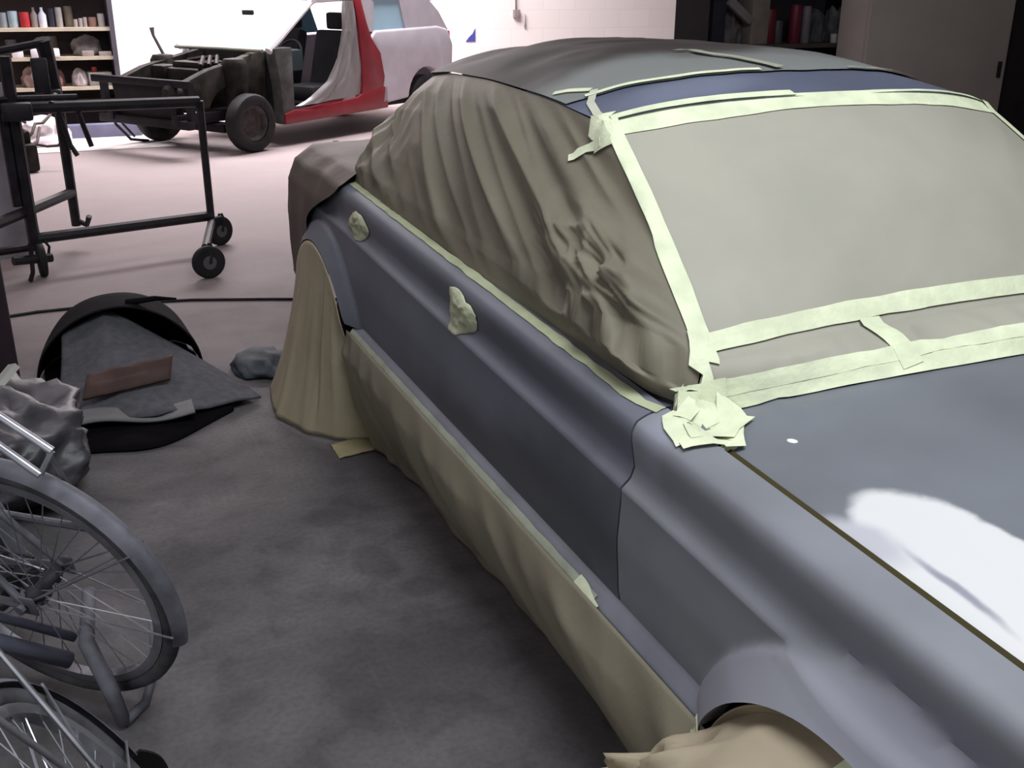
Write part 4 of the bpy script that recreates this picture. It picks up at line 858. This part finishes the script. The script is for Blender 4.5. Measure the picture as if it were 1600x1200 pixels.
    # carrier rack over the rear wheel
    if kind:
        bm = bmesh.new()
        tube(bm, [(-.165, -.005, .398), (-.07, -.005, .465), (.16, -.005, .63)], .0085, 8); tube(bm, [(-.150, .030, .362), (-.053, .030, .44), (.18, .030, .61)], .0085, 8)
        for q in (.0, .3, .6, .95): tube(bm, [V((-.165, -.005, .398)).lerp(V((.16, -.005, .63)), q), V((-.150, .030, .362)).lerp(V((.18, .030, .61)), q)], .006, 6)
        tube(bm, [(-.16, 0, .395), (-.104, -.085, .132)], .006, 6)
        P('carrier_rack', bm, alu)
        bm = bmesh.new(); tube(bm, [(-.112, -.085, .125), (-.06, -.085, .16)], .016, 8); tube(bm, [(-.06, -.085, .16), (.085, -.085, .261), (.30, -.085, .42)], .010, 8); P('rack_strut', bm, alu)
        bm = bmesh.new(); tube(bm, [(-.104, -.088, .108), (.148, -.085, .108), (.46, -.08, .10)], .009, 8); P('chain_guard', bm, dusty)
    else:
        bm = bmesh.new()
        for s in (-1, 1):
            tube(bm, [(.24, .05 * s, .385), (-.05, .062 * s, .395), (-.28, .058 * s, .395)], .0065, 8)
            for xx in (-.24, -.02): tube(bm, [(xx, .06 * s, .395), (0, .082 * s, .01)], .0055, 8)
        for xx in (-.27, -.15, -.03, .09): tube(bm, [(xx, -.06, .395), (xx, .06, .395)], .0055, 8)
        P('carrier_rack', bm, alu)
    bm = bmesh.new(); lathe(bm, [(.05, -.003), (.095, -.003), (.098, 0), (.095, .003), (.05, .003)], BB + V((0, -.05, 0)), (0, 1, 0), 40)
    tube(bm, [(.06, -.05, .022), (.46, -.05, .035)], .004, 6); tube(bm, [(.06, -.05, -.022), (.46, -.05, -.155)], .004, 6); P('chainring', bm, dusty_dark)
    bm = bmesh.new(); d = V((cos(2.2), 0, sin(2.2)))
    for s in (-1, 1):
        tube(bm, [BB + V((0, .06 * s, 0)), BB + V((0, .07 * s, 0)) + d * .17 * s], .010, 8); box(bm, BB + V((0, .12 * s, 0)) + d * .17 * s, (.09, .08, .024), bev=.006)
    P('crank', bm, dusty_dark)
    return root
b1 = bike('bicycle', 'dusty bicycle leaning with its rear wheel and grey mudguard nearest the car', (-.141, 2.251, .352), (-.751, .660), .23, 1)
# two-legged stand of the first bicycle
bm = bmesh.new(); inv = b1.matrix_world.inverted()
bm2 = [(-.055, 2.33, .27), (-.075, 2.22, .20), (-.040, 2.16, .10), (-.022, 2.145, .012)]
tube(bm, [inv @ V(p) for p in bm2], [.016, .019, .019, .016], 8); tube(bm, [inv @ V(p) for p in [(-.022, 2.145, .016), (.030, 2.19, .02), (.065, 2.27, .06), (.075, 2.34, .14)]], [.014, .012, .011, .010], 8)
link('prop_stand', bm, dusty, b1)
b2 = bike('bicycle', 'dusty bicycle at the bottom left corner, only the top of its rear wheel showing', (-.073, 1.42, .300), (0, -1), -.55, 0)
b3 = bike('bicycle', 'dark bicycle half hidden behind the one with the grey mudguard', (-.46, 2.74, .335), (-.751, .660), .23, 0)
bm = bmesh.new(); tube(bm, [(-.62, 2.20, .42), (-.30, 2.235, .27), (-.118, 2.27, .13)], .020, 10); tube(bm, [(-.62, 2.235, .47), (-.30, 2.27, .32), (-.10, 2.30, .17)], .012, 10); o = link('steel_tube', bm, mat('blue_grey_tube', (.17, .18, .24), .45, .3, .2, 8)); tag(o, 'blue-grey steel tube wedged through the dusty bicycles', 'tube')
bag_m = mat('dusty_plastic_bag', (.055, .053, .064), .45, 0, .35, 8, .2, 20, spec=.5)
bm = bmesh.new(); bmesh.ops.create_icosphere(bm, subdivisions=5, radius=1)
for v in bm.verts:
    c = v.co; k = 1 + .22 * ridge(c.x * 1.8, c.y * 1.8, c.z * 1.8 + 4) + .10 * ridge(c.x * 5, c.y * 5, c.z * 3)
    q = V((max(-1, min(1, c.x * 1.25)), max(-1, min(1, c.y * 1.25)), max(-.9, c.z))); v.co = V((q.x * k * .27, q.y * k * .27, (q.z + .9) * .155 * k))
    if v.co.z < .0: v.co.z = 0
o = link('plastic_bag', bm, bag_m); o.location = (-.36, 3.55, 0.004); tag(o, 'crumpled grey plastic bag on the floor behind the bicycles', 'bag')
bm = bmesh.new(); box(bm, (0, 0, 0), (.16, .07, .02), rot=Matrix.Rotation(-.7, 4, 'Y') @ Matrix.Rotation(.5, 4, 'Z')); o = link('white_offcut', bm, mat('offcut_white', (.50, .49, .46), .7), None, False); o.location = (-.255, 3.62, .36); tag(o, 'pale offcut of board lying on the grey plastic bag', 'board')
